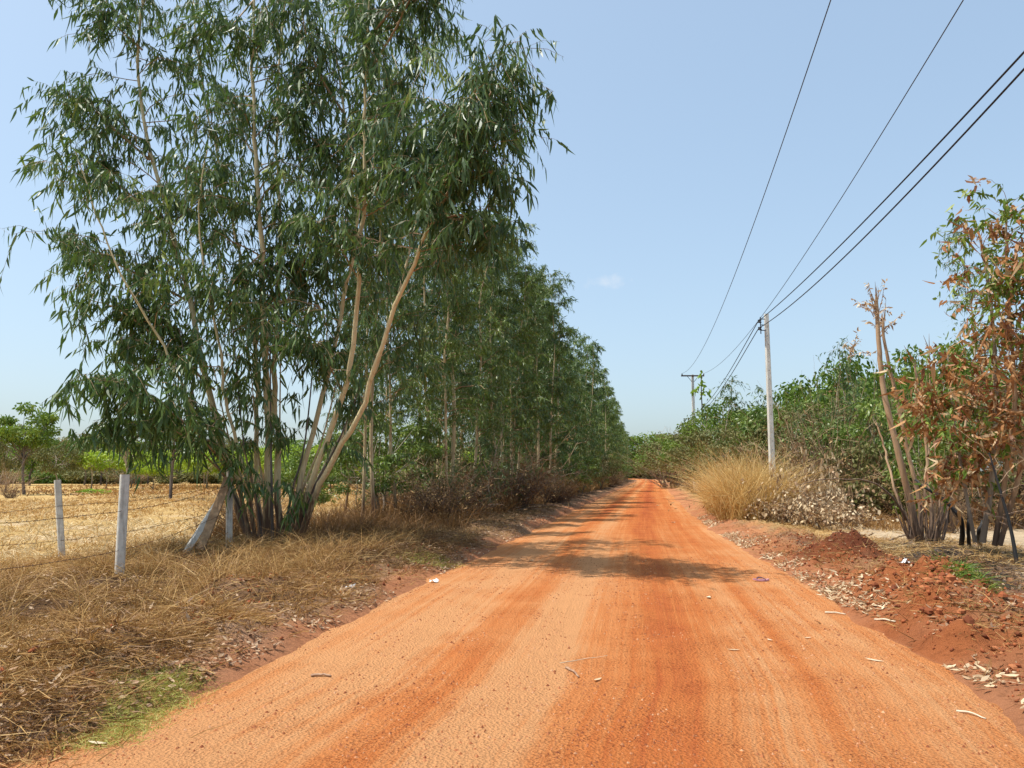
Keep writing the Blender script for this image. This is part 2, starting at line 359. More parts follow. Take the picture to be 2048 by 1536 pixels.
def gz(x, y):
    x = np.asarray(x, float); y = np.asarray(y, float)
    l = dL(x, y); r = dR(x, y)
    lump = fbm(x * 1.5, y * 1.5, 31, 4) - .45; clod = fbm(x * 5.5, y * 5.5, 33, 3) - .5
    zl = sstep(-.25, .25, l) * .10 + .16 * np.exp(-((l - 1.1) / .8) ** 2) * (.5 + 1.2 * fbm(x * .6, y * .6, 35)) + .10 * sstep(1, 3, l) - .16 * sstep(5, 9, l)
    zl = zl + sstep(0, .6, l) * (lump * .20 + clod * .14 * (1 - .5 * sstep(3, 6, l)))
    zr = sstep(-.25, .25, r) * .07 + .20 * np.exp(-((r - 1.2) / .7) ** 2) * (.4 + 1.3 * fbm(x * .7, y * .7, 37)) - .05 * sstep(3, 6, r)
    zr = zr + sstep(0, .6, r) * (lump * .17 + (clod * .20 + np.abs(fbm(x * 8.5, y * 8.5, 45, 2) - .5) * -.09) * (1 - .85 * sstep(2.2, 4, r)))
    z = np.where(l > -.25, zl, np.where(r > -.25, zr, 0)) - .035
    ins = np.minimum(-l, -r)
    z = np.where(ins > 0, z - .09 * sstep(.0, .5, ins), z)
    for mx, my, mr, mh, _ in MOUNDS:
        q = (x - mx) ** 2 + (y - my) ** 2
        z = z + mh * np.exp(-q / mr ** 2 * 1.4) * (.45 + 1.6 * (fbm(x * 3.2, y * 3.2, 41, 4) - .2)) * sstep(-.1, .3, np.maximum(l, r))
    far = sstep(40, 120, np.hypot(x, y)); z = z * (1 - .7 * far)
    return z
def surf(x, y):
    """walkable surface: the higher of soil and road"""
    x = np.asarray(x, float); y = np.asarray(y, float)
    ins = (np.minimum(-dL(x, y), -dR(x, y)) > -.45)
    return np.where(ins, np.maximum(gz(x, y), road_z(x, y)), gz(x, y))
COL = dict(red=(.38, .125, .045), darkred=(.17, .05, .022), ash=(.09, .07, .055), sandy=(.52, .33, .20), dirt=(.33, .19, .105),
           pale=(.56, .43, .28), straw=(.52, .35, .14), litter=(.10, .055, .028), orange=(.47, .20, .095), duff=(.20, .12, .055))  # litter: brown leaf litter, darkened further to carry the shade between stalks
def soil_color(x, y):
    l = dL(x, y); r = dR(x, y); n = fbm(x * .9, y * .9, 51, 5); n2 = fbm(x * 3, y * 3, 53, 4)
    c = np.zeros(x.shape + (3,))
    def mixin(c, col, f): f = np.clip(f, 0, 1)[..., None]; return c * (1 - f) + np.array(COL[col]) * f
    # left side
    cl = mixin(c, 'orange', np.ones_like(x)); cl = mixin(cl, 'dirt', sstep(.0, .45, l + n - .5)); cl = mixin(cl, 'litter', sstep(.35, 1.1, l + (n2 - .5) * 1.6)); cl = mixin(cl, 'straw', sstep(4.6, 6.2, l + (n - .5) * 2))
    cl = mixin(cl, 'pale', sstep(.5, .62, n) * sstep(6, 8, l) * .7 * (1 - sstep(26, 34, y)))
    # right side
    cr = mixin(c, 'orange', np.ones_like(x)); cr = mixin(cr, 'red', sstep(.2, 1., r + n - .5) * (1 - sstep(15, 19, y)))
    cr = mixin(cr, 'dirt', sstep(.42, .55, n2) * sstep(.3, 1., r) * .75); cr = mixin(cr, 'straw', sstep(17, 20, y) * sstep(.6, 1.6, r) * .8)
    cr = mixin(cr, 'pale', sstep(3.0, 4.0, r + (n - .5) * 1.5) * sstep(8, 12, y) * (1 - sstep(24, 28, y)))
    cr = mixin(cr, 'duff', sstep(2.4, 3.2, r) * (1 - sstep(9.5, 12, y))); cr = mixin(cr, 'duff', sstep(24, 29, y + (n - .5) * 4) * sstep(1., 2., r))
    cr = mixin(cr, 'duff', sstep(10, 12.5, r - (y - 14) * .2 + (n - .5) * 3))
    c = np.where((l > r)[..., None], cl, cr)
    for mx, my, mr, mh, mc in MOUNDS:
        c = mixin(c, mc, 1.5 * np.exp(-((x - mx) ** 2 + (y - my) ** 2) / mr ** 2) * (n2 + .45) * (np.maximum(l, r) > -.1))
    ashx, ashy = G(1900, 1110)[:2]
    c = mixin(c, 'ash', 2.2 * np.exp(-(((x - ashx) / 2.3) ** 2 + ((y - ashy) / 1.9) ** 2)) * (n2 + .25) * (r > .9))
    return c
def grid_obj(xs, ys, zf, name, material, colname=None, colf=None):
    X, Y = np.meshgrid(xs, ys); Z = zf(X, Y); nx, ny = len(xs), len(ys)
    V = np.stack([X, Y, Z], -1).reshape(-1, 3)
    i = (np.arange(ny - 1)[:, None] * nx + np.arange(nx - 1)[None]).ravel()
    F = np.stack([i, i + 1, i + nx + 1, i + nx], -1)
    mb = MB(); mb.add(V, F); o = mb.build(name, material, smooth=True)
    return o, X, Y
def prog(a, b, s0, k):
    out = [a]
    while out[-1] < b: out.append(out[-1] + s0 + k * abs(out[-1] - a))
    return np.array(out)
ys = np.concatenate([np.linspace(-14, 2, 25)[:-1], 2 + (prog(0, 30, .05, .0055)), ])
ys = np.concatenate([ys, prog(ys[-1] + .25, 1500, .28, .028)])
xr = prog(0, 12, .068, 0.0); xr = np.concatenate([xr, prog(xr[-1] + .15, 1100, .12, .045)])
xl = -np.concatenate([prog(0, 9, .068, 0)[1:], prog(9.2, 1100, .12, .045)])[::-1]
xs = np.concatenate([xl, xr])
g, X, Y = grid_obj(xs, ys, gz, 'ground', M['soil'])
g['kind'] = 'structure'
ca = g.data.color_attributes.new('soil', 'FLOAT_COLOR', 'POINT')
cc = soil_color(X, Y).reshape(-1, 3); ca.data.foreach_set('color', np.concatenate([cc, np.ones((len(cc), 1))], 1).astype(np.float32).ravel())
# road sheet
yr = np.concatenate([np.linspace(-12, 2, 20)[:-1], 2 + prog(0, 28, .05, .006)]); yr = np.concatenate([yr, prog(yr[-1] + .25, 330, .3, .02)])
ur = np.linspace(-.12, 1.12, 120)
U, Yr = np.meshgrid(ur, yr); Xr = Lx(Yr) + U * (Rx(Yr) - Lx(Yr)); Zr = road_z(Xr, Yr)
V = np.stack([Xr, Yr, Zr], -1).reshape(-1, 3); nx = len(ur); i = (np.arange(len(yr) - 1)[:, None] * nx + np.arange(nx - 1)[None]).ravel(); F = np.stack([i, i + 1, i + nx + 1, i + nx], -1)
mb = MB(); mb.add(V, F); road = mb.build('dirt_road', M['road'], smooth=True); road['kind'] = 'structure'
uvl = road.data.uv_layers.new(name='UVMap')
lat = (Xr - .5 * (Lx(Yr) + Rx(Yr))).ravel(); uvv = np.stack([lat, Yr.ravel()], -1)[F.ravel()]
uvl.data.foreach_set('uv', uvv.astype(np.float32).ravel())
u_ = Xr - .5 * (Lx(Yr) + Rx(Yr)); wob = .35 * (fbm(Yr * .07, 0 * Yr, 61) - .5)
wear = .8 * np.exp(-((u_ - .75 - wob) / .42) ** 2) + .6 * np.exp(-((u_ + .95 - wob) / .22) ** 2) + .5 * np.exp(-((u_ - 1.75 - wob) / .2) ** 2) - .75 * np.exp(-((u_ + .35 - wob) / .26) ** 2) - .4 * np.exp(-((u_ + 1.75 - wob) / .3) ** 2)
wear = wear * (.45 + .9 * fbm(Xr * 1.2, Yr * .15, 63)) + .7 * sstep(12, 34, Yr) * np.exp(-((u_ - .2) / 1.6) ** 2) - .2 * sstep(1.6, 2.7, np.abs(u_))
wa = road.data.attributes.new('wear', 'FLOAT', 'POINT'); wa.data.foreach_set('value', wear.astype(np.float32).ravel())
# grit on the road
N = 26000; y = 3.2 + 12 * rng.random(N) ** 1.5; x = Lx(y) + rng.random(N) * (Rx(y) - Lx(y)); keep = fbm(x * 2.5, y * .9, 71) > .44; x = x[keep]; y = y[keep]; N = len(x)
oct_ = np.array([(1, 0, 0), (-1, 0, 0), (0, 1, 0), (0, -1, 0), (0, 0, 1)], float); of = np.array([(0, 2, 4), (2, 1, 4), (1, 3, 4), (3, 0, 4)])
s = .003 + .011 * rng.random(N) ** 4; V = oct_[None] * s[:, None, None] * (rng.random((N, 5, 3)) * .8 + .6) + np.stack([x, y, road_z(x, y)], -1)[:, None]
mb = MB(); mb.add(V.reshape(-1, 3), (of[None] + (np.arange(N) * 5)[:, None, None]).reshape(-1, 3), np.repeat(rng.random(N), 5))
tag(mb.build('road_gravel', M['pebble']), 'loose laterite grit scattered over the near dirt road', 'gravel', kind='stuff')
# red clods along the right berm and left verge
N = 9000; side = rng.random(N) < .75; y = 4 + 14 * rng.random(N) ** 1.3; off = np.abs(rng.normal(1.0, .55, N))
x = np.where(side, Rx(y) + off, Lx(y) - off * .9); s = .006 + .028 * rng.random(N) ** 4
ico = unit(rng.normal(size=(N, 6, 3)) * .35 + np.array([(1, 0, 0), (-1, 0, 0), (0, 1, 0), (0, -1, 0), (0, 0, 1), (0, 0, -1)], float)[None])
V = ico * s[:, None, None] * (rng.random((N, 6, 1)) * .5 + .7) + np.stack([x, y, surf(x, y) + s * .3], -1)[:, None]
f6 = np.array([(0, 2, 4), (2, 1, 4), (1, 3, 4), (3, 0, 4), (2, 0, 5), (1, 2, 5), (3, 1, 5), (0, 3, 5)])
mb = MB(); mb.add(V.reshape(-1, 3), (f6[None] + (np.arange(N) * 6)[:, None, None]).reshape(-1, 3), np.repeat(rng.random(N) * .7, 6))
tag(mb.build('soil_clods', M['clod'], smooth=True), 'crumbly red and brown soil clods along both road verges', 'soil clods', kind='stuff')

# ------------------------------------------------------------------ tree builders
LEAFP = [.15, 1.0, .75, .06]; LEAFT = [0, .3, .65, 1]
def leaves_on_twigs(mb, T0, TD, TL, n, r, ll=.20, lw=.032, tintb=None, down=.85, spread=.5, prof=LEAFP, ts=LEAFT, curl=.18):
    Nt = len(T0); tt = (np.arange(n)[None] + r.random((Nt, n))) / n
    p = T0[:, None] + TL[:, None, None] * (TD[:, None] * tt[..., None] + np.array([0, 0, -.45]) * (tt ** 2)[..., None])
    p = p.reshape(-1, 3); d = np.repeat(TD, n, 0) * .35 + r.normal(size=(Nt * n, 3)) * spread + np.array([0, 0, -down])
    L = ll * (.6 + .65 * r.random(Nt * n)); Wd = lw * (.7 + .6 * r.random(Nt * n)) * (L / ll) ** .5
    b = r.normal(size=(Nt * n, 3)) * curl; b[:, 2] -= .12
    V, F = ribbons(p, d, L, Wd, prof, b, ts=ts, r=r)
    t = r.random(Nt * n) ** 1.5 * .75 + .05
    if tintb is not None: t = t + np.repeat(tintb, n)
    mb.add(V, F, np.repeat(np.clip(t, 0, 1), 2 * len(prof)))
def branches(wood, stem, srad, nb, r, blen, t0=.2, elev=(20, 60), droop=.35, mat_=1, azc=None, azs=None, power=1., sides=3):
    """returns branch curves (nb,K,3)"""
    K = 7; ts = t0 + (1 - t0) * (np.arange(nb) + r.random(nb)) / nb; ts = ts ** power
    idx = ts * (len(stem) - 1); i0 = np.clip(idx.astype(int), 0, len(stem) - 2); f = (idx - i0)[:, None]
    s = stem[i0] * (1 - f) + stem[i0 + 1] * f
    a = r.random(nb) * 2 * math.pi if azc is None else azc + r.normal(size=nb) * azs
    e = np.radians(elev[0] + (elev[1] - elev[0]) * r.random(nb))
    L = (blen(ts) if callable(blen) else np.full(nb, blen)) * (.65 + .6 * r.random(nb))
    d = np.stack([np.cos(a) * np.cos(e), np.sin(a) * np.cos(e), np.sin(e)], -1)
    tt = np.linspace(0, 1, K)
    c = s[:, None] + L[:, None, None] * (d[:, None] * tt[None, :, None] + np.array([0, 0, -droop]) * (tt ** 2)[None, :, None])
    c[:, 1:] += (np.cumsum(r.normal(size=(nb, K - 1, 3)), 1) * .035) * L[:, None, None]
    rb = np.interp(ts, np.linspace(0, 1, len(srad)), srad) * .42
    R = np.maximum(rb[:, None] * (1 - .85 * tt[None]), .0035)
    if wood is not None:
        V, F = tubes(c, R, sides); wood.add(V, F, .5, mat_)
    return c, L, d
def twigs(c, L, d, m, r, tl=.5, lo=.25, spread=.6, down=.1):
    nb, K, _ = c.shape; t = lo + (1 - lo) * (np.arange(m)[None] + r.random((nb, m))) / m
    idx = t * (K - 1); i0 = np.clip(idx.astype(int), 0, K - 2); f = (idx - i0)[..., None]; bi = np.arange(nb)[:, None]
    p = c[bi, i0] * (1 - f) + c[bi, i0 + 1] * f
    td = unit(d[:, None] * .6 + r.normal(size=(nb, m, 3)) * spread + np.array([0, 0, -down]))
    TL = tl * (.6 + .8 * r.random((nb, m)))
    return p.reshape(-1, 3), td.reshape(-1, 3), TL.ravel()
def twigwood(mb, T0, TD, TL, mat_=1, w=.008):
    b = np.tile([0, 0, -.45], (len(T0), 1)); V, F = ribbons(T0, TD, TL, np.full(len(T0), w), [1, .8, .5], b); mb.add(V, F, .4, mat_)

LP3 = [.2, 1.0, .08]; LT3 = [0, .4, 1]
def make_gum(seed, h=13.5, nb=30, m=8, n=11, ll=.22, lw=.036, r0=.075, crown0=.22, blen=1.9, lean=.6, bush=0.):
    """plantation gum: slim trunk, crown mesh; base at origin"""
    r = np.random.default_rng(seed); wood = MB(); crown = MB()
    k = 7; zz = np.linspace(0, h, k); off = np.cumsum(r.normal(size=(k, 2)) * .12, 0); off[0] = 0
    a = r.random() * 6.28; le = lean * (zz / h) ** 1.2
    stem = smooth_poly(np.stack([off[:, 0] + le * math.cos(a), off[:, 1] + le * math.sin(a), zz], -1), 22)
    srad = r0 * (1 - .88 * np.linspace(0, 1, 22)) ; V, F = tubes(stem[None], srad[None], 8); wood.add(V, F, .5, 0)
    bl = lambda t: blen * np.clip(1.15 - .75 * t, .2, 1) * np.clip((t - .05) / .2, .45, 1)
    c, L, d = branches(wood, stem, srad, nb, r, bl, crown0, (15, 60), .35)
    T0, TD, TL = twigs(c, L, d, m, r, .5)
    twigwood(wood, T0, TD, TL)
    tb = np.repeat(r.normal(size=nb) * .12, m) + .25 * (r.random(nb * m) < .05)
    leaves_on_twigs(crown, T0, TD, TL, n, r, ll, lw, tb, prof=LP3, ts=LT3)
    return wood, crown
def place_tree(name, label, cat, x, y, wood_me, crown_me, sc=1, rz=0, group=None, z=None, sz=None):
    zz = float(surf(x, y)) - .03 if z is None else z
    o = thing(name, label, cat, (x, y, zz), group, rz); o.scale = (sc, sc, sz or sc)
    put('trunk', wood_me, o); put('crown', crown_me, o, 'stuff')
    return o

# ------------------------------------------------------------------ the big clump of gums on the left
YB = 15.8
bx, by = P(545, 1090, YB)[:2]; bz = float(surf(bx, by)) - .05
hero = thing('eucalyptus_tree', 'big eucalyptus clump with many pale leaning trunks behind the braced fence corner post', 'tree', (bx, by, bz))
stems = [  # pixel polylines with the distance of each knot, base radius
    ([(500, 1085, 15.7), (462, 970, 15.8), (415, 760, 16.2), (372, 570, 16.4), (335, 430, 16.5), (295, 280, 16.6), (275, 130, 16.6), (285, 0, 16.6), (292, -90, 16.6)], .10),
    ([(532, 1095, 15.8), (536, 900, 15.8), (530, 700, 15.8), (524, 500, 15.7), (512, 320, 15.7), (506, 150, 15.6), (508, 0, 15.6), (510, -130, 15.6)], .105),
    ([(556, 1095, 15.9), (556, 900, 16.1), (548, 760, 16.3), (556, 600, 16.5), (560, 440, 16.7), (553, 290, 16.9), (560, 120, 17), (575, -60, 17)], .095),
    ([(520, 1088, 16.0), (512, 900, 16.4), (515, 740, 16.6), (495, 600, 16.8), (468, 450, 17), (432, 300, 17.1), (400, 150, 17.2), (385, -30, 17.2)], .075),
    ([(585, 1092, 15.6), (622, 960, 15.4), (685, 790, 15.0), (712, 640, 14.7), (724, 450, 14.4), (728, 330, 14.2), (730, 180, 14.0), (738, 20, 13.9), (745, -110, 13.8)], .085),
    ([(592, 1090, 15.5), (650, 950, 15.0), (722, 820, 14.4), (778, 650, 13.8), (858, 450, 13.2), (900, 320, 12.9), (930, 230, 12.7), (955, 165, 12.6)], .078),
    ([(575, 1090, 15.9), (606, 940, 16.0), (648, 780, 16.1), (684, 620, 16.1), (712, 470, 16.0), (712, 350, 16), (690, 230, 16), (670, 80, 16), (668, -60, 16)], .08),
    ([(498, 1080, 15.6), (470, 940, 15.5), (430, 880, 15.3), (378, 800, 15.0), (330, 700, 14.8), (250, 560, 14.6), (190, 420, 14.6), (150, 300, 14.6)], .06),
    ([(508, 1085, 15.5), (492, 950, 15.2), (455, 820, 15.0), (440, 700, 14.9), (410, 560, 14.8), (400, 400, 14.8), (420, 250, 14.8)], .055),
    ([(585, 1085, 15.9), (640, 950, 16.4), (735, 780, 17), (780, 640, 17.4), (820, 500, 17.6), (850, 330, 17.8), (850, 180, 17.8), (845, 60, 17.8)], .06),
]
r = np.random.default_rng(11); crown = MB(); wood = MB(); TW = []
for k, (pts, r0) in enumerate(stems):
    r0 *= .8
    st = smooth_poly([P(*p) for p in pts], 34); n_ = len(st); st[1:-1] += r.normal(size=(n_ - 2, 3)) * .015
    srad = r0 * (1 - .80 * np.linspace(0, 1, n_) ** .9); srad[0] *= 1.25
    tb_ = MB(); V, F = tubes(st[None], srad[None], 9); tb_.add(V, F, .5, 0)
    # knots where twigs fell off
    for q in range(16):
        i = r.integers(3, n_ - 6); a = r.random() * 6.28; d = np.array([math.cos(a), math.sin(a), .3]); p0 = st[i] + d * srad[i] * .7
        V, F = tubes(np.stack([p0, p0 + d * .03])[None], np.array([[.014, .006]]), 4); tb_.add(V, F, .2, 1)
    tr = tb_.build('trunk', [M['gumbark'], M['darkbark']], hero, smooth=True)
    nb = 31 if k not in (7, 8) else 19
    bl = (lambda t: 1.85 * np.clip(1.2 - .55 * t, .3, 1)) if k not in (5,) else (lambda t: 1.35 + 0 * t)
    c, L, d = branches(wood, st, srad, nb, r, bl, .30 if k not in (5, 4) else .5, (10, 58), .38, mat_=0)
    T0, TD, TL = twigs(c, L, d, 11, r, .62, .12, .75); TW.append((T0, TD, TL, np.repeat(r.normal(size=nb) * .10 + .40 * (r.random(nb) < .06), 11)))
for q in range(9):   # thin young stems fanning from the stool
    px0 = 505 + q * 10; a = (q - 4) * 26 + r.normal() * 8; Yq = 15.4 + r.random() * .8; tp_ = 760 - r.random() * 160
    st = smooth_poly([P(px0, 1090, Yq), P(px0 + a * .35, 980, Yq), P(px0 + a * .8, 880, Yq), P(px0 + a * 1.25, tp_, Yq - .3)], 16); tb_ = MB(); V, F = tubes(st[None], np.linspace(.034, .010, 16)[None], 6); tb_.add(V, F, .5, 0)
    tb_.build('trunk', [M['rowbark'] if q % 2 else M['darkbark']], hero, smooth=True)
    c, L, d = branches(wood, st, np.linspace(.02, .01, 16), 4, r, .5, .62, (0, 50), .45, mat_=0); T0, TD, TL = twigs(c, L, d, 4, r, .35); TW.append((T0, TD, TL, np.full(16, .05)))
# low boughs that reach out: left towards the field, right over the road
for pts, r0, nb in [([(470, 960, 15.5), (425, 900, 14.8), (375, 850, 14.2), (300, 795, 13.6), (240, 765, 13.2), (185, 760, 13.0)], .03, 13),
                ([(372, 600, 16.4), (300, 560, 16), (220, 520, 15.8), (170, 485, 15.6), (135, 490, 15.6)], .03, 10),
                ([(300, 320, 16.5), (220, 250, 16.2), (170, 200, 16), (125, 210, 16)], .03, 11), ([(330, 450, 16.5), (250, 380, 16.4), (180, 330, 16.4), (130, 335, 16.4)], .03, 10),
                ([(430, 780, 16), (330, 690, 15.6), (240, 620, 15.4), (180, 600, 15.4)], .03, 11),
                ([(868, 430, 13.15), (920, 350, 12.8), (955, 330, 12.6), (985, 350, 12.5)], .03, 10), ([(930, 270, 12.8), (965, 215, 12.6), (990, 175, 12.5), (1005, 180, 12.5)], .025, 9),
                ([(903, 325, 12.9), (945, 265, 12.7), (975, 260, 12.6), (1000, 270, 12.6)], .025, 8), ([(858, 450, 13.2), (915, 430, 12.9), (950, 440, 12.8), (975, 480, 12.7)], .025, 8),
                ([(732, 150, 14), (790, 60, 13.6), (830, -20, 13.4), (860, -40, 13.4)], .03, 8), ([(735, 80, 13.95), (795, 10, 13.6), (840, 0, 13.4)], .03, 7),
                ([(285, 100, 16.6), (220, 40, 16.4), (180, 0, 16.4)], .025, 8), ([(724, 420, 14.35), (790, 330, 13.8), (830, 250, 13.5)], .025, 8), ([(690, 230, 16), (640, 150, 15.8), (610, 60, 15.6), (600, -20, 15.6)], .03, 12), ([(712, 350, 16), (650, 300, 15.6), (600, 250, 15.4), (590, 190, 15.4)], .03, 12), ([(556, 600, 16.5), (610, 520, 16), (640, 440, 15.8)], .03, 10), ([(340, 450, 16.5), (400, 400, 16), (440, 360, 15.8)], .02, 9), ([(375, 590, 16.4), (300, 640, 16), (240, 690, 15.6)], .02, 9), ([(460, 960, 15.6), (350, 860, 14.8), (260, 850, 14.2), (190, 880, 14)], .02, 6), ([(532, 500, 15.7), (470, 560, 15.3), (440, 640, 15.2)], .02, 8), ([(690, 790, 15), (640, 700, 14.8), (610, 690, 14.7)], .02, 8), ([(508, 0, 15.6), (450, 60, 15.4), (400, 50, 15.4)], .02, 7), ([(718, 560, 14.6), (670, 480, 14.2), (630, 440, 14.0)], .02, 8)]:
    st = smooth_poly([P(*p) for p in pts], 12); sr = r0 * (1 - .8 * np.linspace(0, 1, 12))
    V, F = tubes(st[None], sr[None], 5); wood.add(V, F, .5, 0)
    low = pts[0] == (470, 960, 15.5)
    c, L, d = branches(wood, st, sr, nb * 2, r, .75, .2, (-10, 50), .45, mat_=0)
    T0, TD, TL = twigs(c, L, d, 6, r, .42, .2); TW.append((T0, TD, TL, np.repeat(r.normal(size=nb * 2) * .10, 6)))
# suckers near the base
for pts in ([(560, 1090, 15.4), (585, 1010, 15.1), (590, 960, 15.0)], [(500, 1080, 15.4), (470, 960, 15), (440, 900, 14.8)], [(520, 1085, 15.4), (505, 960, 15.2), (480, 880, 15.2)]):
    st = smooth_poly([P(*p) for p in pts], 10); sr = np.linspace(.018, .006, 10); V, F = tubes(st[None], sr[None], 4); wood.add(V, F, .5, 0)
    c, L, d = branches(wood, st, sr, 5, r, .35, .3, (0, 50), .5, mat_=0); T0, TD, TL = twigs(c, L, d, 3, r, .3); TW.append((T0, TD, TL, np.full(15, .1)))
wood.build('branches', [M['gumtwig']], hero, kind='stuff')
T0, TD, TL, TB = [np.concatenate([t[i] for t in TW]) for i in range(4)]
tw = MB(); twigwood(tw, T0, TD, TL, 0, .009); tw.build('twigs', [M['gumtwig']], hero, kind='stuff')
leaves_on_twigs(crown, T0, TD, TL, 8, r, .25, .042, TB, down=1.3, spread=.42, prof=[.25, 1, .7, .05], curl=.24)
crown.build('crown', [M['gum']], hero, kind='stuff')
# the leaves one can pick out: single objects on the low left bough and the front of the clump
def leaf_mesh(name, m_, tint, L=1., Wd=.17, seed=0, prof=(.1, .7, 1, .75, .06), curl=.2):
    q = np.random.default_rng(seed); mb = MB()
    V, F = ribbons(np.zeros((1, 3)), np.array([[0, 0, -1.]]), np.array([L]), np.array([Wd]), list(prof), np.array([[curl * q.normal(), curl, 0]]), side=np.array([[0., 1, 0]]))
    mb.add(V, F, tint); return mb.mesh(name, [m_])
def leaf_objects(parent, T0, TD, TL, n_total, meshes, r, ll):
    o_ = np.array(parent['_o']); order = r.permutation(len(T0))
    for k in range(n_total):
        i = order[k % len(order)]; t = r.random(); p = T0[i] + TL[i] * (TD[i] * t + np.array([0, 0, -.45]) * t * t) - o_
        ob = bpy.data.objects.new('leaf', meshes[int(r.integers(len(meshes)))]); C.objects.link(ob); ob.parent = parent
        s = ll * (.7 + .5 * r.random()); ob.location = p; ob.scale = (s, s, s); ob.rotation_euler = (r.normal() * .45, r.normal() * .45, r.random() * 6.28)
gl = [leaf_mesh('leaf', M['gum'], t, seed=i) for i, t in enumerate((.15, .35, .5, .7))]
front = np.argsort(T0[:, 1] + np.where(T0[:, 2] < 3.6, -3, 0))[:150]
leaf_objects(hero, T0[front], TD[front], TL[front], 290, gl, r, .30)

# ------------------------------------------------------------------ row of plantation gums along the left of the road
near = [make_gum(100 + k, 13.2, nb=56, m=12, n=12, ll=.23, lw=.040, r0=.075 + .01 * (k % 2), crown0=(.17, .30, .22, .12)[k], blen=2.1, lean=(.9, .4, 1.2, .6)[k]) for k in range(4)]
nearm = [(w.mesh('trunk', [M['rowbark'], M['gumtwig']], True), c.mesh('crown', [M['gumyoung'] if i == 2 else M['gum']])) for i, (w, c) in enumerate(near)]
farv = [make_gum(200 + k, 13.2, nb=46, m=10, n=10, ll=.30, lw=.06, r0=.07, crown0=.07, blen=2.2) for k in range(3)]
farm = [(w.mesh('trunk', [M['rowbark'], M['gumtwig']], True), c.mesh('crown', [M['gum'] if i != 2 else M['gumyoung']])) for i, (w, c) in enumerate(farv)]
farm.append((farm[1][0], farv[1][1].mesh('crown', [M['gumyoung']])))
r = np.random.default_rng(5); cnt = 0
special = {0: 'pale twin-trunked eucalyptus first in the row right of the big clump', 1: 'slim eucalyptus leaning right, second in the row after the big clump'}
firsts = [(725, 1062, 11.8, 'pale straight eucalyptus just right of the big clump, left of a close pair'), (748, 1062, 12.6, 'pale straight eucalyptus just right of the big clump, right of a close pair'),
          (795, 1050, 12.3, 'slim eucalyptus leaning right beside the close pair of pale trunks'), (690, 1030, 10.5, 'thin dark eucalyptus set back between the big clump and the close pair'),
          (868, 1035, 13.0, 'eucalyptus with reddish peeling trunk at the start of the dense row')]
for k, (px, py, hh, lab) in enumerate(firsts):
    g_ = G(px, py, .12); i = k % 4
    place_tree('eucalyptus_tree', lab, 'tree', g_[0], g_[1], *nearm[i], sc=(.62, .66, .7, .5, .9)[k] if k < 3 else (.6, .95)[k - 3], rz=r.random() * 6.28, sz=hh / 13.2)
for rank, (off, y0, dy) in enumerate(((2.9, 24.5, 2.2), (5.0, 26.0, 2.6), (7.6, 42, 4.2))):
    y = y0
    while y < 262:
        x = float(Lx(y)) - off + r.normal() * .45; big = y < 48
        me = nearm[int(r.integers(4))] if big else farm[int(r.integers(4)) if y < 95 else 2 + int(r.integers(2))]
        s = (.78 + .3 * r.random()) * (1 if y > 30 else .93)
        place_tree('eucalyptus_tree', 'slender eucalyptus in the ' + ('front rank beside the road', 'second rank behind the first trunks', 'rear rank along the field side')[rank] + ', ' + ('near the big clump' if y < 34 else 'near half of the row' if y < 62 else 'middle of the row' if y < 110 else 'far end of the row'), 'tree', x, y + r.normal() * .3, *me, sc=s * (.85 if rank else 1), sz=s * (.92 + .14 * r.random()), rz=r.random() * 6.28, group='eucalyptus row left of the road')
        y += dy * (1 + .012 * max(0, y - 50)) * (.75 + .5 * r.random())

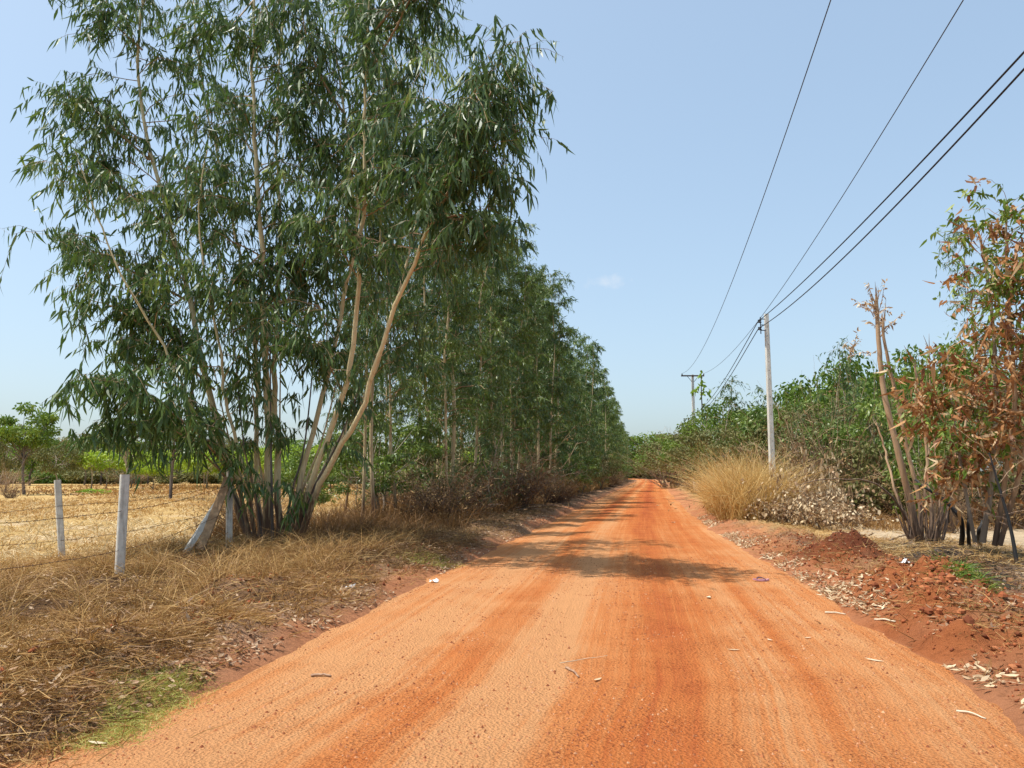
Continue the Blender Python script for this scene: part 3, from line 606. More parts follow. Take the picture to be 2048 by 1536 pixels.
# ------------------------------------------------------------------ broadleaf trees and shrubs 
def make_broad(seed, h=6., cr=(1.6, 1.6, 1.8), cz=4.2, ncl=26, npc=130, leaf=(.13, .075), r0=.09, clr=.55, flat=.6, layers=None, stems_=1, trunk_top=None):
    r = np.random.default_rng(seed); wood = MB(); crown = MB()
    tops = []
    for s_ in range(stems_):
        a = r.random() * 6.28; sp = .0 if stems_ == 1 else .35 * cr[0]
        top = np.array([sp * math.cos(a), sp * math.sin(a), cz * (.95 if stems_ == 1 else .8)])
        b0 = np.array([.08 * math.cos(a), .08 * math.sin(a), 0]) * (stems_ > 1)
        st = smooth_poly([b0, b0 + (top - b0) * .35 + r.normal(size=3) * .08, b0 + (top - b0) * .7 + r.normal(size=3) * .1, top], 12)
        sr = r0 * (1 - .6 * np.linspace(0, 1, 12)); V, F = tubes(st[None], sr[None], 7); wood.add(V, F, .5, 0); tops.append((st, sr))
    d = unit(r.normal(size=(ncl, 3))); rr = (.55 + .45 * r.random(ncl)) ** .7
    cc = d * rr[:, None] * np.array(cr); cc[:, 2] *= np.where(cc[:, 2] < 0, .75, 1)
    if layers: cc[:, 2] = np.round(cc[:, 2] / cr[2] * layers) / layers * cr[2] + r.normal(size=ncl) * .04; cc[:, :2] *= (1.15 - .75 * (cc[:, 2:3] / cr[2] + 1) / 2)
    cc[:, 2] += cz
    S_ = []
    for q in cc:
        st, sr = tops[int(r.integers(len(tops)))]; i = int(r.integers(5, 12)); m_ = (st[i] + q) / 2 + r.normal(size=3) * .12; m_[2] -= .1
        S_.append(smooth_poly([st[i], m_, q], 6))
    V, F = tubes(np.array(S_), np.tile(np.linspace(r0 * .33, .006, 6), (ncl, 1)), 4); wood.add(V, F, .5, 0)
    n = ncl * npc; u = unit(r.normal(size=(n, 3))) * (r.random((n, 1)) ** .45) * clr * np.array([1, 1, flat])
    sc_ = np.repeat(.7 + .6 * r.random(ncl), npc)[:, None]
    p = np.repeat(cc, npc, 0) + u * sc_
    dd = unit(u + r.normal(size=(n, 3)) * .4) + np.array([0, 0, -.35])
    L = leaf[0] * (.6 + .7 * r.random(n)); side = r.normal(size=(n, 3)) * .55 + np.array([0, 0, .8])
    V, F = ribbons(p, dd, L, leaf[1] * (.7 + .6 * r.random(n)), [.15, 1, .1], np.tile([0, 0, -.2], (n, 1)), side=np.cross(unit(dd), side), r=r)
    t = np.repeat(r.random(ncl) * .45 + .1, npc) + r.random(n) * .4
    crown.add(V, F, np.repeat(np.clip(t, 0, 1), 6)); return wood, crown
def bm(seed, leafm, barkm, **k):
    w, c = make_broad(seed, **k); return (w.mesh('trunk', [barkm], True), c.mesh('crown', [leafm]))
def brushm(seed, h=2.5, w=1.2, n=260, leafm=None, ln=0, barkm=None, leaf=(.09, .03)):
    """dry bush: a fan of thin twigs, optional leaves"""
    r = np.random.default_rng(seed); wood = MB(); crown = MB()
    a = r.random(n) * 6.28; q = r.random(n) ** .6 * w * .35
    p0 = np.stack([np.cos(a) * q, np.sin(a) * q, np.zeros(n)], -1); d = unit(np.stack([np.cos(a) * .5, np.sin(a) * .5, np.ones(n)], -1) + r.normal(size=(n, 3)) * .3)
    L = h * (.45 + .6 * r.random(n)); tt = np.linspace(0, 1, 6)
    c = p0[:, None] + L[:, None, None] * (d[:, None] * tt[None, :, None] + (np.array([0, 0, -.2]) + r.normal(size=(n, 1, 3)) * .2) * (tt ** 2)[None, :, None]); c[:, 1:] += np.cumsum(r.normal(size=(n, 5, 3)), 1) * .04
    V, F = tubes(c, np.tile(np.linspace(.012, .003, 6), (n, 1)) * (.5 + r.random((n, 1))), 3); wood.add(V, F, np.repeat(r.random(n), 18), 0)
    T0, TD, TL = twigs(c, L, d, 5, r, .4, .3, .7, -.1); V, F = ribbons(T0, TD, TL, np.full(len(T0), .008), [1, .7, .3]); wood.add(V, F, .5, 0)
    if ln: leaves_on_twigs(crown, T0, TD, TL, ln, r, leaf[0], leaf[1], None, .3, .7)
    else: V, F = ribbons(T0 + TD * .1, TD + r.normal(size=TD.shape) * .5, TL * .7, np.full(len(T0), .012), [1, .8, .3]); crown.add(V, F, np.repeat(r.random(len(T0)), 6))
    return wood.mesh('stems', [barkm or M['deadwood']]), crown.mesh('foliage', [leafm or M['brush']])
K_ = {}
K_['round'] = bm(301, M['broad'], M['darkbark'], cr=(1.9, 1.9, 1.7), cz=4.6, ncl=30, npc=110, leaf=(.22, .13), r0=.11, clr=.62)
K_['open'] = bm(302, M['broad'], M['darkbark'], cr=(2.0, 2.0, 1.2), cz=5.3, ncl=26, npc=90, leaf=(.24, .14), r0=.16, clr=.6)
K_['layer'] = bm(303, M['broad'], M['greybark'], cr=(2.1, 2.1, 2.3), cz=4.3, ncl=44, npc=80, leaf=(.22, .12), r0=.10, clr=.7, flat=.16, layers=3)
K_['lime'] = bm(304, M['lime'], M['greybark'], cr=(1.9, 1.9, 1.0), cz=2.6, ncl=30, npc=80, leaf=(.24, .13), r0=.05, clr=.65)
K_['lime2'] = bm(314, M['lime'], M['greybark'], cr=(1.7, 2.1, .9), cz=2.9, ncl=28, npc=80, leaf=(.24, .13), r0=.05, clr=.6)
K_['olive'] = bm(305, M['olive'], M['greybark'], cr=(2.2, 2.2, 2.3), cz=3.9, ncl=36, npc=80, leaf=(.25, .13), r0=.09, clr=.75)
K_['woodg'] = bm(306, M['broad'], M['darkbark'], cr=(2.6, 2.6, 2.6), cz=4.2, ncl=38, npc=80, leaf=(.34, .2), r0=.12, clr=.9)
K_['bushg'] = bm(307, M['broad'], M['greybark'], cr=(1.5, 1.5, 1.3), cz=1.9, ncl=40, npc=110, leaf=(.12, .065), r0=.04, clr=.42, stems_=4)
K_['bushg2'] = bm(317, M['broad'], M['greybark'], cr=(1.6, 1.4, 1.5), cz=2.1, ncl=44, npc=110, leaf=(.11, .06), r0=.04, clr=.40, stems_=4)
K_['bushdk'] = bm(327, M['gumyoung'], M['greybark'], cr=(1.6, 1.4, 1.5), cz=2.1, ncl=44, npc=100, leaf=(.15, .05), r0=.04, clr=.40, stems_=4)
K_['bushy'] = bm(308, M['lime'], M['greybark'], cr=(.7, .7, .4), cz=.5, ncl=16, npc=90, leaf=(.10, .055), r0=.02, clr=.28, stems_=3)
K_['bushol'] = bm(309, M['olive'], M['deadwood'], cr=(1.5, 1.5, 1.3), cz=1.8, ncl=40, npc=90, leaf=(.12, .055), r0=.03, clr=.42, stems_=4)
K_['hedge'] = bm(319, M['olive'], M['deadwood'], cr=(2.6, 1.5, 1.5), cz=1.1, ncl=60, npc=70, leaf=(.2, .12), r0=.03, clr=.55, stems_=3)
K_['hedgeg'] = bm(320, M['broad'], M['deadwood'], cr=(2.4, 1.5, 1.5), cz=1.1, ncl=60, npc=70, leaf=(.2, .12), r0=.03, clr=.55, stems_=3)
K_['bare'] = brushm(310, 4.6, 1.6, 120)
K_['brush'] = brushm(311, 2.4, 1.6, 200, M['brush'], 3)
K_['palebush'] = brushm(312, 1.5, 2.4, 46, M['pale'], 5, leaf=(.12, .085))
K_['sap'] = [make_gum(400 + k, 5.2, nb=24, m=6, n=9, ll=.17, lw=.036, r0=.035, crown0=.12, blen=1.15, lean=.5) for k in range(2)]
K_['sap'] = [(w.mesh('trunk', [M['greybark'], M['gumtwig']], True), c.mesh('crown', [M['gum']])) for w, c in K_['sap']]
BASEH = dict(round=6.5, open=6.7, layer=6.8, lime=3.8, lime2=4.0, olive=6.4, woodg=7.2, bushg=3.4, bushg2=3.8, bushdk=3.8, bushy=1.0, bushol=3.2, bare=4.6, hedge=2.7, hedgeg=2.7, brush=2.6, palebush=1.5, sap0=5.4, sap1=5.4)
rr_ = np.random.default_rng(9)
def plant(kind, px, Y, top, label, name='tree', cat='tree', wide=1., group=None, base=None, rz=None):
    """stand a plant at distance Y along the direction of column px, tall enough to reach row top"""
    p = P(px, top, Y); x = float(p[0]); z0 = float(surf(x, Y)) - .04; h = float(p[2]) - z0; sz = h / BASEH[kind]
    me = K_[kind] if not kind.startswith('sap') else K_['sap'][int(kind[-1])]
    o = thing(name, label, cat, (x, Y, z0), group, rr_.random() * 6.28 if rz is None else rz); o.scale = (sz * wide, sz * wide, sz)
    put(me[0].name.split('.')[0], me[0], o); put(me[1].name.split('.')[0], me[1], o, 'stuff'); return o
# --- beyond the left field
plant('round', 62, 60, 803, 'rounded bright green tree standing out above the field edge at the far left', 'broadleaf_tree')
plant('layer', 263, 50, 792, 'layered dark green tree with flat tiers of leaves in the straw field', 'layered_tree', wide=.85)
plant('open', 350, 47, 818, 'leafy tree on a thick dark bare trunk in the straw field', 'broadleaf_tree', wide=.85)
plant('olive', 20, 68, 845, 'olive green tree at the left picture edge below the rounded tree', 'broadleaf_tree', wide=.8)
plant('olive', 118, 75, 872, 'dull olive tree between the rounded tree and the grey scrub', 'broadleaf_tree', wide=1.1)
plant('olive', 190, 85, 860, 'thin olive tree behind the near fence post', 'broadleaf_tree', wide=.9)
plant('bushy', 180, 62, 975, 'low yellow green bush at the far side of the field, smaller one', 'bush', 'bush', wide=2.2)
plant('bushy', 208, 60, 978, 'low yellow green bush between the two fence posts in the field', 'bush', 'bush', wide=1.6)
plant('bare', 28, 52, 905, 'bare grey shrub of thin stems at the left edge of the field', 'bare_shrub', 'shrub', wide=.8)
k = 0
for x, Y in [(-60 + 4.6 * i + rr_.normal() * .6, 76 + rr_.random() * 6) for i in range(0, 15)]:
    px = 1024 + x / Y * FPX * .993
    if px < 165: continue
    plant('lime' if k % 2 else 'lime2', px, Y, 898 + rr_.normal() * 9, 'small lime green tree in the bright row across the straw field', 'lime_green_tree', group='lime green trees beyond the field', wide=1.25); k += 1
for x in np.arange(-42, -4, 4.2):
    plant('lime' if k % 2 else 'lime2', 1024 + x / 86 * FPX, 86 + rr_.random() * 5, 902 + rr_.normal() * 9, 'small lime green tree in the bright row across the straw field', 'lime_green_tree', group='lime green trees beyond the field', wide=1.25); k += 1
for x in np.arange(-100, 10, 4.6):
    Y = 104 + rr_.random() * 12; kd = ('olive', 'olive', 'woodg', 'bare')[int(rr_.integers(4))]
    if kd == 'bare' : plant(kd, 1024 + x / Y * FPX, Y, 900 + rr_.normal() * 6, 'bare grey scrub in the tree line behind the field', 'bare_shrub', 'shrub', group='scrub in the far tree line', wide=1.6)
    else: plant(kd, 1024 + x / Y * FPX, Y, 876 + rr_.normal() * 13, ('olive' if kd == 'olive' else 'green') + ' tree in the nearer tree line closing the field', 'distant_tree', group='trees of the far tree line', wide=1.2)
for x in np.arange(-150, 70, 6.2):
    Y = 148 + rr_.random() * 30
    if Lx(Y) - 9 < x < Rx(Y) + 4: continue
    plant('woodg', 1024 + x / Y * FPX, Y, 884 + rr_.normal() * 7, 'distant dull green tree in the line closing the field', 'distant_tree', group='trees of the far tree line', wide=1.5)

# --- saplings and shrubs between the trunks of the row
y = 24.
while y < 170:
    for off in (1.9, 3.3, 5.2, 7.5):
        yy = y + rr_.normal() * .8; x = float(Lx(yy)) - off + rr_.normal() * .6; kd = ('sap0', 'sap1', 'bushdk', 'brush', 'bushol', 'sap0')[int(rr_.integers(6))]
        if off < 2.5 and rr_.random() < .35: continue
        px = 1024 + x / yy * FPX; top = 948 - (1.2 + 2.6 * rr_.random() - 1.6 + .3) / yy * FPX
        plant(kd, px, yy, top, dict(sap0='young eucalyptus sapling', sap1='young eucalyptus sapling', bushdk='grey green bush', brush='brown dry brush', bushol='olive leafed bush')[kd] + ' among the trunks of the eucalyptus row, ' + ('near part' if yy < 40 else 'middle part' if yy < 80 else 'far part'), 'undergrowth_sapling' if 'sap' in kd else 'undergrowth_bush', 'shrub', wide=1.15, group='undergrowth of the eucalyptus row')
    y += 2.0 + .025 * y
for x in np.arange(-96, -6, 4.4):
    Y = 122 + rr_.random() * 10
    plant('hedge' if rr_.random() < .8 else 'hedgeg', 1024 + x / Y * FPX, Y, 926 + rr_.normal() * 5, 'low scrub closing the gaps under the far tree line', 'far_shrub', 'shrub', group='low scrub under the far tree line', wide=1.7)
for px, Y in ((1240, 285), (1262, 280), (1282, 276), (1300, 274), (1318, 272), (1336, 262), (1325, 250), (1350, 235), (1372, 225)):
    plant('hedge' if px % 4 else 'hedgeg', px, Y, 915 + rr_.normal() * 4, 'green scrub across the view where the road bends away', 'far_shrub', 'shrub', group='scrub at the road bend', wide=1.5)
# --- right of the road, far to near
RIGHT = [
 ('woodg', 1300, 285, 872, 'green tree closing the end of the road, left one', 'distant_tree', 1.2), ('woodg', 1322, 268, 862, 'green tree closing the end of the road, middle one', 'distant_tree', 1.2),
 ('woodg', 1262, 275, 866, 'green tree closing the end of the road, far left one', 'distant_tree', 1.2), ('woodg', 1340, 232, 868, 'green tree closing the end of the road, right one', 'distant_tree', 1.3), ('bushg', 1338, 150, 885, 'green shrub on the right verge near the road end', 'shrub', 2.), ('bushg', 1350, 110, 868, 'green shrub where the road disappears', 'shrub', 1.5), ('bare', 1338, 88, 822, 'pale bare twiggy tree standing up beside the road end', 'bare_tree', 1.0),
 ('bushol', 1352, 84, 858, 'olive bush under the pale bare tree', 'shrub', 1.3), ('bushg2', 1375, 74, 846, 'green bush left of the pole with the crossarm', 'shrub', 1.1),
 ('bushol', 1412, 66, 836, 'brownish green bush right of the pole with the crossarm', 'shrub', 1.0), ('bushg', 1420, 58, 800, 'tall green bush behind the golden grass', 'shrub', .8),
 ('bushg2', 1455, 50, 790, 'dense green bush left of the near pole', 'shrub', .9), ('sap0', 1462, 42, 748, 'dark eucalyptus sapling rising left of the near pole', 'eucalyptus_sapling', 1.0),
 ('sap1', 1502, 38, 778, 'dark eucalyptus sapling just left of the near pole foot', 'eucalyptus_sapling', 1.15), ('bushol', 1490, 36, 850, 'olive scrub behind the tall golden grass', 'shrub', 1.2),
 ('bushdk', 1560, 36, 776, 'grey green bush right behind the near pole', 'shrub', 1.), ('bushg', 1600, 40, 752, 'bright green bush right of the near pole', 'shrub', .95),
 ('brush', 1590, 31, 850, 'brown dry brush below the bright green bush', 'brush', 1.4), ('sap1', 1560, 31, 810, 'low dark sapling half hiding the near pole foot', 'eucalyptus_sapling', 1.3),
 ('bushg2', 1650, 42, 738, 'green bush in front of the skyline right of the near pole', 'shrub', .9), ('sap0', 1675, 33, 672, 'tall thin eucalyptus sapling between near pole and cut trunks', 'eucalyptus_sapling', .72),
 ('brush', 1668, 29, 772, 'tall dark brown dry brush between pole and cut trunks', 'brush', .9), ('bushg', 1725, 36, 700, 'big bright green bush left behind the cut trunks', 'shrub', .8),
 ('sap1', 1735, 30, 760, 'eucalyptus sapling left behind the cut trunks', 'eucalyptus_sapling', 1.0), ('bushg2', 1800, 38, 690, 'bright green bush right behind the cut trunks', 'shrub', .8),
 ('bushdk', 1780, 29, 770, 'grey green bush directly behind the cut trunks', 'shrub', 1.), ('bushg', 1860, 38, 672, 'bright green bush top behind the scorched tree', 'shrub', .8),
 ('bushg2', 1910, 30, 760, 'green bush behind the scorched tree', 'shrub', .9), ('bushdk', 1860, 26, 800, 'dark bush between cut trunks and scorched tree', 'shrub', 1.),
 ('bushol', 1980, 27, 800, 'olive bush behind the scorched tree near the right edge', 'shrub', 1.2), ('bushol', 2060, 24, 780, 'olive bush at the right picture edge', 'shrub', 1.2),
 ('brush', 1655, 28.5, 885, 'low brown brush right of the bleached branches', 'brush', 1.5), ('hedge', 1720, 28, 890, 'low olive scrub left behind the cut trunks', 'shrub', .8),
 ('brush', 1800, 27, 890, 'low brown brush right behind the cut trunks', 'brush', 1.3), ('hedgeg', 1890, 26, 890, 'low green scrub under the scorched tree', 'shrub', .8), ('brush', 2000, 24, 900, 'low brown brush at the right picture edge', 'brush', 1.5),
 ('bushdk', 1700, 31, 800, 'low grey green bush behind the brown brush', 'shrub', 1.2), ('bushol', 1620, 34, 800, 'olive bush behind the bleached branches', 'shrub', 1.1),
 ('bushol', 1430, 46, 850, 'olive scrub at the back of the tall golden grass', 'shrub', 1.3), ('bushol', 1385, 56, 885, 'low olive scrub at the foot of the crossarm pole', 'shrub', 1.4),
]
for kind, px, Y, top, lab, nm, wd in RIGHT:
    plant(kind, px, Y, top, lab, nm, 'tree' if 'tree' in nm or 'sapling' in nm else 'shrub', wide=wd)
for px, Y, top, lab in [(1655, 30, 705, 'bare twiggy shrub standing above the bushes right of the near pole'), (1705, 32, 668, 'bare thin stems rising above the bushes left of the cut trunks'), (1560, 33, 745, 'bare twiggy shrub just right of the near pole'),
        (1820, 30, 655, 'tall bare twigs between the cut trunks and the scorched tree'), (1440, 48, 772, 'bare twigs above the bushes left of the near pole'), (1875, 22, 800, 'bare brown stems under the left side of the scorched tree')]:
    plant('bare', px, Y, top, lab, 'bare_shrub', 'shrub', wide=.45)
for k, (px, Y, top) in enumerate([(1420, 95, 870), (1470, 90, 850), (1540, 70, 810), (1620, 66, 780), (1700, 62, 760), (1790, 60, 740), (1880, 58, 730), (1980, 55, 730), (2080, 52, 720), (2200, 40, 720)]):
    plant('woodg', px, Y, top, 'green tree in the thicket far behind the right verge', 'thicket_tree', group='thicket behind the right verge', wide=1.2)
# eucalyptus at the right behind the scorched tree
gr = make_gum(450, 8.6, nb=34, m=8, n=10, ll=.16, lw=.030, r0=.06, crown0=.2, blen=1.5, lean=.3)
p = P(1935, 412, 24); place_tree('eucalyptus_tree', 'tall green eucalyptus rising behind the orange scorched tree at right', 'tree', p[0], 24, gr[0].mesh('trunk', [M['greybark'], M['gumtwig']], True), gr[1].mesh('crown', [M['gum']]), sc=1.0, sz=float(p[2]) / 8.9)

# ------------------------------------------------------------------ scorched tree at the right edge
r = np.random.default_rng(77)
sb = P(1975, 1085, 15.0); sx, sy = sb[:2]; szz = float(surf(sx, sy)) - .03
sc = thing('scorched_tree', 'eucalyptus with scorched orange brown leaves at the right picture edge', 'tree', (sx, sy, szz))
SST = [([(1965, 1085, 15), (1985, 950, 14.9), (1992, 800, 14.8), (1985, 640, 14.7), (1965, 500, 14.6), (1950, 440, 14.6)], .06), ([(1990, 1090, 15), (2010, 960, 14.6), (2030, 800, 14.2), (2020, 640, 14), (2012, 500, 13.9), (2015, 400, 13.9)], .055),
       ([(1950, 1085, 15.1), (1925, 950, 15.2), (1905, 820, 15.2), (1895, 700, 15.2)], .04), ([(2000, 1090, 14.9), (2050, 900, 14.2), (2080, 700, 13.8), (2090, 500, 13.6), (2080, 380, 13.5)], .05)]
wood = MB(); crown = MB(); TW = []
for k, (pts, r0) in enumerate(SST):
    st = smooth_poly([P(*p) for p in pts], 20); srad = r0 * (1 - .75 * np.linspace(0, 1, 20)); tb_ = MB(); V, F = tubes(st[None], srad[None], 7); tb_.add(V, F, .5, 0); tb_.build('trunk', [M['deadwood'] if k % 2 else M['greybark']], sc, smooth=True)
    c, L, d = branches(wood, st, srad, 40, r, 1.0, .22, (-10, 50), .45, mat_=0); T0, TD, TL = twigs(c, L, d, 8, r, .36, .15)
    z = T0[:, 2]; TW.append((T0, TD, TL, np.where(r.random(len(z)) < .5, .25, 0)))
wood.build('branches', [M['deadwood']], sc, kind='stuff')
T0, TD, TL, TB = [np.concatenate([t[i] for t in TW]) for i in range(4)]
kp = (T0[:, 2] < 5.6) | (r.random(len(T0)) < .5); T0, TD, TL, TB = T0[kp], TD[kp], TL[kp], TB[kp]
green = (T0[:, 2] > 4.6) & (r.random(len(T0)) < .5) | (r.random(len(T0)) < .28)
leaves_on_twigs(crown, T0[~green], TD[~green], TL[~green], 5, r, .135, .06, TB[~green], .75, .5, curl=.75, prof=[.3, 1, .85, .12])
crown.build('crown', [M['brown']], sc, kind='stuff')
gc = MB(); leaves_on_twigs(gc, T0[green], TD[green], TL[green], 6, r, .17, .05, TB[green] * 0 + .3, .6, .5, curl=.2); o = gc.build('green_leaves', [M['broad']], sc, kind='stuff')
ol = [leaf_mesh('leaf', M['brown'], t, Wd=.36, seed=20 + i, curl=.7) for i, t in enumerate((.1, .3, .5, .7, .95))]
T2 = ~green
leaf_objects(sc, T0[T2], TD[T2], TL[T2], 280, ol, r, .19)

# charred sapling leaning in front of it
cs = thing('charred_sapling', 'thin charred sapling with a red brown stem at the right edge of the verge', 'tree', tuple(G(2035, 1135, .05)))
st = smooth_poly([G(2035, 1135, .05), P(2022, 1060, 13.3), P(2000, 980, 13.4), P(1978, 905, 13.5)], 12)
mb = MB(); V, F = tubes(st[None], np.linspace(.035, .012, 12)[None], 6); mb.add(V, F); mb.build('trunk', [M['charred']], cs, smooth=True)
mb = MB(); c, L, d = branches(mb, st, np.linspace(.03, .01, 12), 9, r, .7, .3, (10, 60), .1, mat_=0); mb.build('branches', [M['deadwood']], cs, kind='stuff')

# ------------------------------------------------------------------ cut and burnt clump in the middle right
cb = G(1850, 1082, .1); cbz = float(surf(cb[0], cb[1])) - .05; YC = float(cb[1])
cut = thing('cut_eucalyptus_stump', 'cut eucalyptus clump with bare broken brown trunks on the right verge', 'tree stump', (cb[0], YC, cbz))
wood = MB()
CST = [([(1835, 1085, 0), (1825, 1020, 0), (1790, 880, 0), (1765, 760, .1), (1758, 690, .1), (1752, 600, .1)], .085, 'broken'),
       ([(1845, 1085, .1), (1838, 1000, .2), (1815, 900, .3), (1785, 760, .5), (1768, 680, .5), (1765, 640, .5)], .055, ''), ([(1862, 1085, -.1), (1862, 1000, 0), (1848, 860, .1), (1830, 735, .2)], .045, ''),
       ([(1875, 1080, .2), (1880, 1000, .4), (1870, 900, .5), (1860, 780, .6)], .03, ''), ([(1830, 1080, .3), (1790, 980, .8), (1770, 900, 1.2), (1755, 850, 1.4)], .035, ''),
       ([(1885, 1080, .3), (1905, 980, .5), (1925, 880, .7), (1940, 800, .8)], .035, ''), ([(1855, 1080, .4), (1850, 960, .6), (1862, 870, .8), (1858, 700, 1)], .03, ''), ([(1868, 1085, -.2), (1888, 1010, -.3), (1885, 940, -.4)], .03, '')]
for pts, r0, kd in CST:
    st = smooth_poly([P(a, b, YC + c_) for a, b, c_ in pts], 18); st[1:] += r.normal(size=(17, 3)) * .008; srad = r0 * (1 - .45 * np.linspace(0, 1, 18)); tb_ = MB()
    V, F = tubes(st[None], srad[None], 8); tb_.add(V, F)
    for q in range(7 if r0 > .04 else 3):   # splinters at the broken end
        d = unit(st[-1] - st[-4]) + r.normal(size=3) * .25; p0 = st[-1] + r.normal(size=3) * srad[-1] * .5
        V, F = tubes(np.stack([p0, p0 + d * (.1 + .25 * r.random())])[None], np.array([[.016, .003]]), 3); tb_.add(V, F)
    tb_.build('trunk', [M['deadwood']], cut, smooth=True)
# splayed bundle and peeling strips round the base
for q in range(70):
    a = r.random() * 6.28; b0 = np.array([cb[0] + .28 * math.cos(a), YC + .28 * math.sin(a), cbz]); L = .35 + 1.2 * r.random() ** 2
    d = unit(np.array([math.cos(a) * .16, math.sin(a) * .16, 1]) + r.normal(size=3) * .13); c_ = np.stack([b0, b0 + d * L * .5 + r.normal(size=3) * .03, b0 + d * L])
    V, F = tubes(c_[None], np.array([[.02, .014, .004]]) * (.6 + .7 * r.random()), 4); wood.add(V, F, r.random(), 0)
mb_ = wood.build('shoots', [M['deadwood']], cut, kind='stuff')
tw_ = MB(); lf = MB()
for (px, py, Y_), n_ in [((1752, 605, 0), 8), ((1765, 640, .5), 6), ((1700, 690, .5), 4)]:
    p0 = P(px, py + 30, YC + Y_)
    for q in range(n_):
        d = unit(np.array([r.normal() * .5, r.normal() * .4, 1.])); L = .3 + .7 * r.random(); c_ = smooth_poly([p0 + r.normal(size=3) * .05, p0 + d * L * .5, p0 + d * L + r.normal(size=3) * .1], 6)
        V, F = tubes(c_[None], np.linspace(.012, .004, 6)[None], 3); tw_.add(V, F)
        T0 = c_[2:]; leaves_on_twigs(lf, T0, np.tile(d, (4, 1)), np.full(4, .15), 4, r, .10, .04, None, .4, .6)
tw_.build('twigs', [M['deadwood']], cut, kind='stuff'); lf.build('dead_leaves', [M['pale']], cut, kind='stuff')
def stick_thing(name, label, cat, pts, r0, r1, m_, sides=6, n=14, group=None, wig=.01):
    st = smooth_poly(pts, n); st[1:-1] += r.normal(size=(n - 2, 3)) * wig
    mb = MB(); V, F = tubes(st[None], np.linspace(r0, r1, n)[None], sides); mb.add(V, F)
    for e in (0, n - 1):   # close the ends
        k0 = e * sides; mb.f.append((np.array([[k0 + i for i in (range(sides) if e else range(sides - 1, -1, -1))]]), 0))
    o = mb.build(name, [m_], smooth=True, origin=tuple(st[0])); return tag(o, label, cat, group)
stick_thing('arching_branch', 'long thin arching branch reaching left from the cut clump', 'branch', [P(1812, 1040, YC - .2), P(1790, 1000, YC - .4), P(1750, 968, YC - .6), P(1700, 958, YC - .8), P(1640, 960, YC - 1), P(1590, 972, YC - 1.2)], .028, .006, M['deadwood'])
stick_thing('charred_stump', 'bent charred black stump right of the cut clump, leaning left', 'stump', [G(1922, 1095, .0), P(1925, 1050, 16.3), P(1900, 1010, 16.4), P(1850, 975, 16.6), P(1830, 960, 16.8)], .055, .02, M['charred'])
stick_thing('charred_stump', 'upright charred stump in the middle of the burnt patch', 'stump', [G(1938, 1095, .0), P(1937, 1060, 16.3), P(1938, 1020, 16.3)], .045, .03, M['charred'], wig=.004)
stick_thing('charred_stump', 'short thick charred stump tilting right on the burnt patch', 'stump', [G(1956, 1088, .0), P(1958, 1066, 16.8), P(1966, 1042, 16.8)], .05, .04, M['charred'], wig=.004)
stick_thing('fallen_branch', 'curved dark fallen branch on the burnt soil below the stumps', 'branch', [G(1880, 1138, .18), G(1910, 1145, .22), G(1935, 1165, .2), G(1948, 1185, .15)], .035, .02, M['greybark'])
stick_thing('fallen_branch', 'straight brown fallen branch lying across the dark red mound', 'branch', [G(1715, 1125, .2), G(1790, 1118, .25), G(1865, 1112, .25)], .014, .006, M['deadwood'])
stick_thing('fallen_branch', 'short dark stick left of the cut clump on pale sand', 'branch', [G(1780, 1080, .08), G(1815, 1068, .08)], .022, .016, M['greybark'])
stick_thing('reddish_branch', 'short reddish peeled branch beside the curved dark fallen branch', 'branch', [G(1897, 1155, .2), G(1925, 1172, .2)], .022, .018, M['sandal'])
ex = [[G(1700, 1000 + 4, 0.5), P(1760, 1075, 15)], [P(1890, 990, 15.5), P(1935, 1000, 15.2), P(1990, 985, 15)]]
for pts, lab in [([P(1850, 965, 16.6), P(1890, 1000, 16.2), P(1915, 1040, 16)], 'thin dark twig hanging between the cut clump and the burnt stumps'), ([P(1898, 1045, 16.5), P(1900, 1015, 16.2), P(1920, 1002, 16), P(2000, 990, 15.6), P(2048, 975, 15.2)], 'thin bare branch arching right over the burnt stumps')]:
    stick_thing('bare_branch', lab, 'branch', pts, .012, .005, M['charred'])

# ------------------------------------------------------------------ bleached branches and golden grass on the right verge
def scatter_grass(name, label, n, xy, L, Wd, m_, spread=.5, sag=.35, tint=(.2, .8), seg=(1, .85, .6, .15), rz=None, z0=0., cat='dry grass', up=1., tn=None):
    x, y = xy; n = len(x); d = rng.normal(size=(n, 3)) * spread; d[:, 2] = np.abs(d[:, 2]) * .3 + up
    b = rng.normal(size=(n, 3)) * sag; b[:, 2] = -np.abs(b[:, 2]) - sag * .3
    p = np.stack([x, y, surf(x, y) + z0 - .01], -1)
    V, F = ribbons(p, d, L, Wd, seg, b)
    # keep bent blades above the soil
    q = V.reshape(n, -1, 3); q[:, :, 2] = np.maximum(q[:, :, 2], (p[:, 2] - .01)[:, None])
    t = tint[0] + (tint[1] - tint[0]) * rng.random(n)
    if tn is not None: t = t + tn
    mb = MB(); mb.add(q.reshape(-1, 3), F, np.repeat(np.clip(t, 0, 1), 2 * len(seg)))
    return tag(mb.build(name, [m_]), label, cat, kind='stuff')
pb = [('bleached branch pile with pale curled leaves at the foot of the near pole', 1595, 0, 24.5, 925, .62), ('bleached bush with pale dead leaves hanging right of the near pole', 1622, 0, 26, 868, .36), ('low heap of pale dead leaves at the edge of the sandy clearing', 1655, 0, 23, 962, .95),
      ('small pale leaved heap at the right foot of the golden grass', 1565, 0, 24, 955, .8), ('upright dead stem with bleached leaves between the pole and the sandy clearing', 1650, 0, 25.5, 905, .35)]
for lab, px, _, Y, top, wd in pb: plant('palebush', px, Y, top, lab, 'bleached_bush', 'shrub', wide=wd)
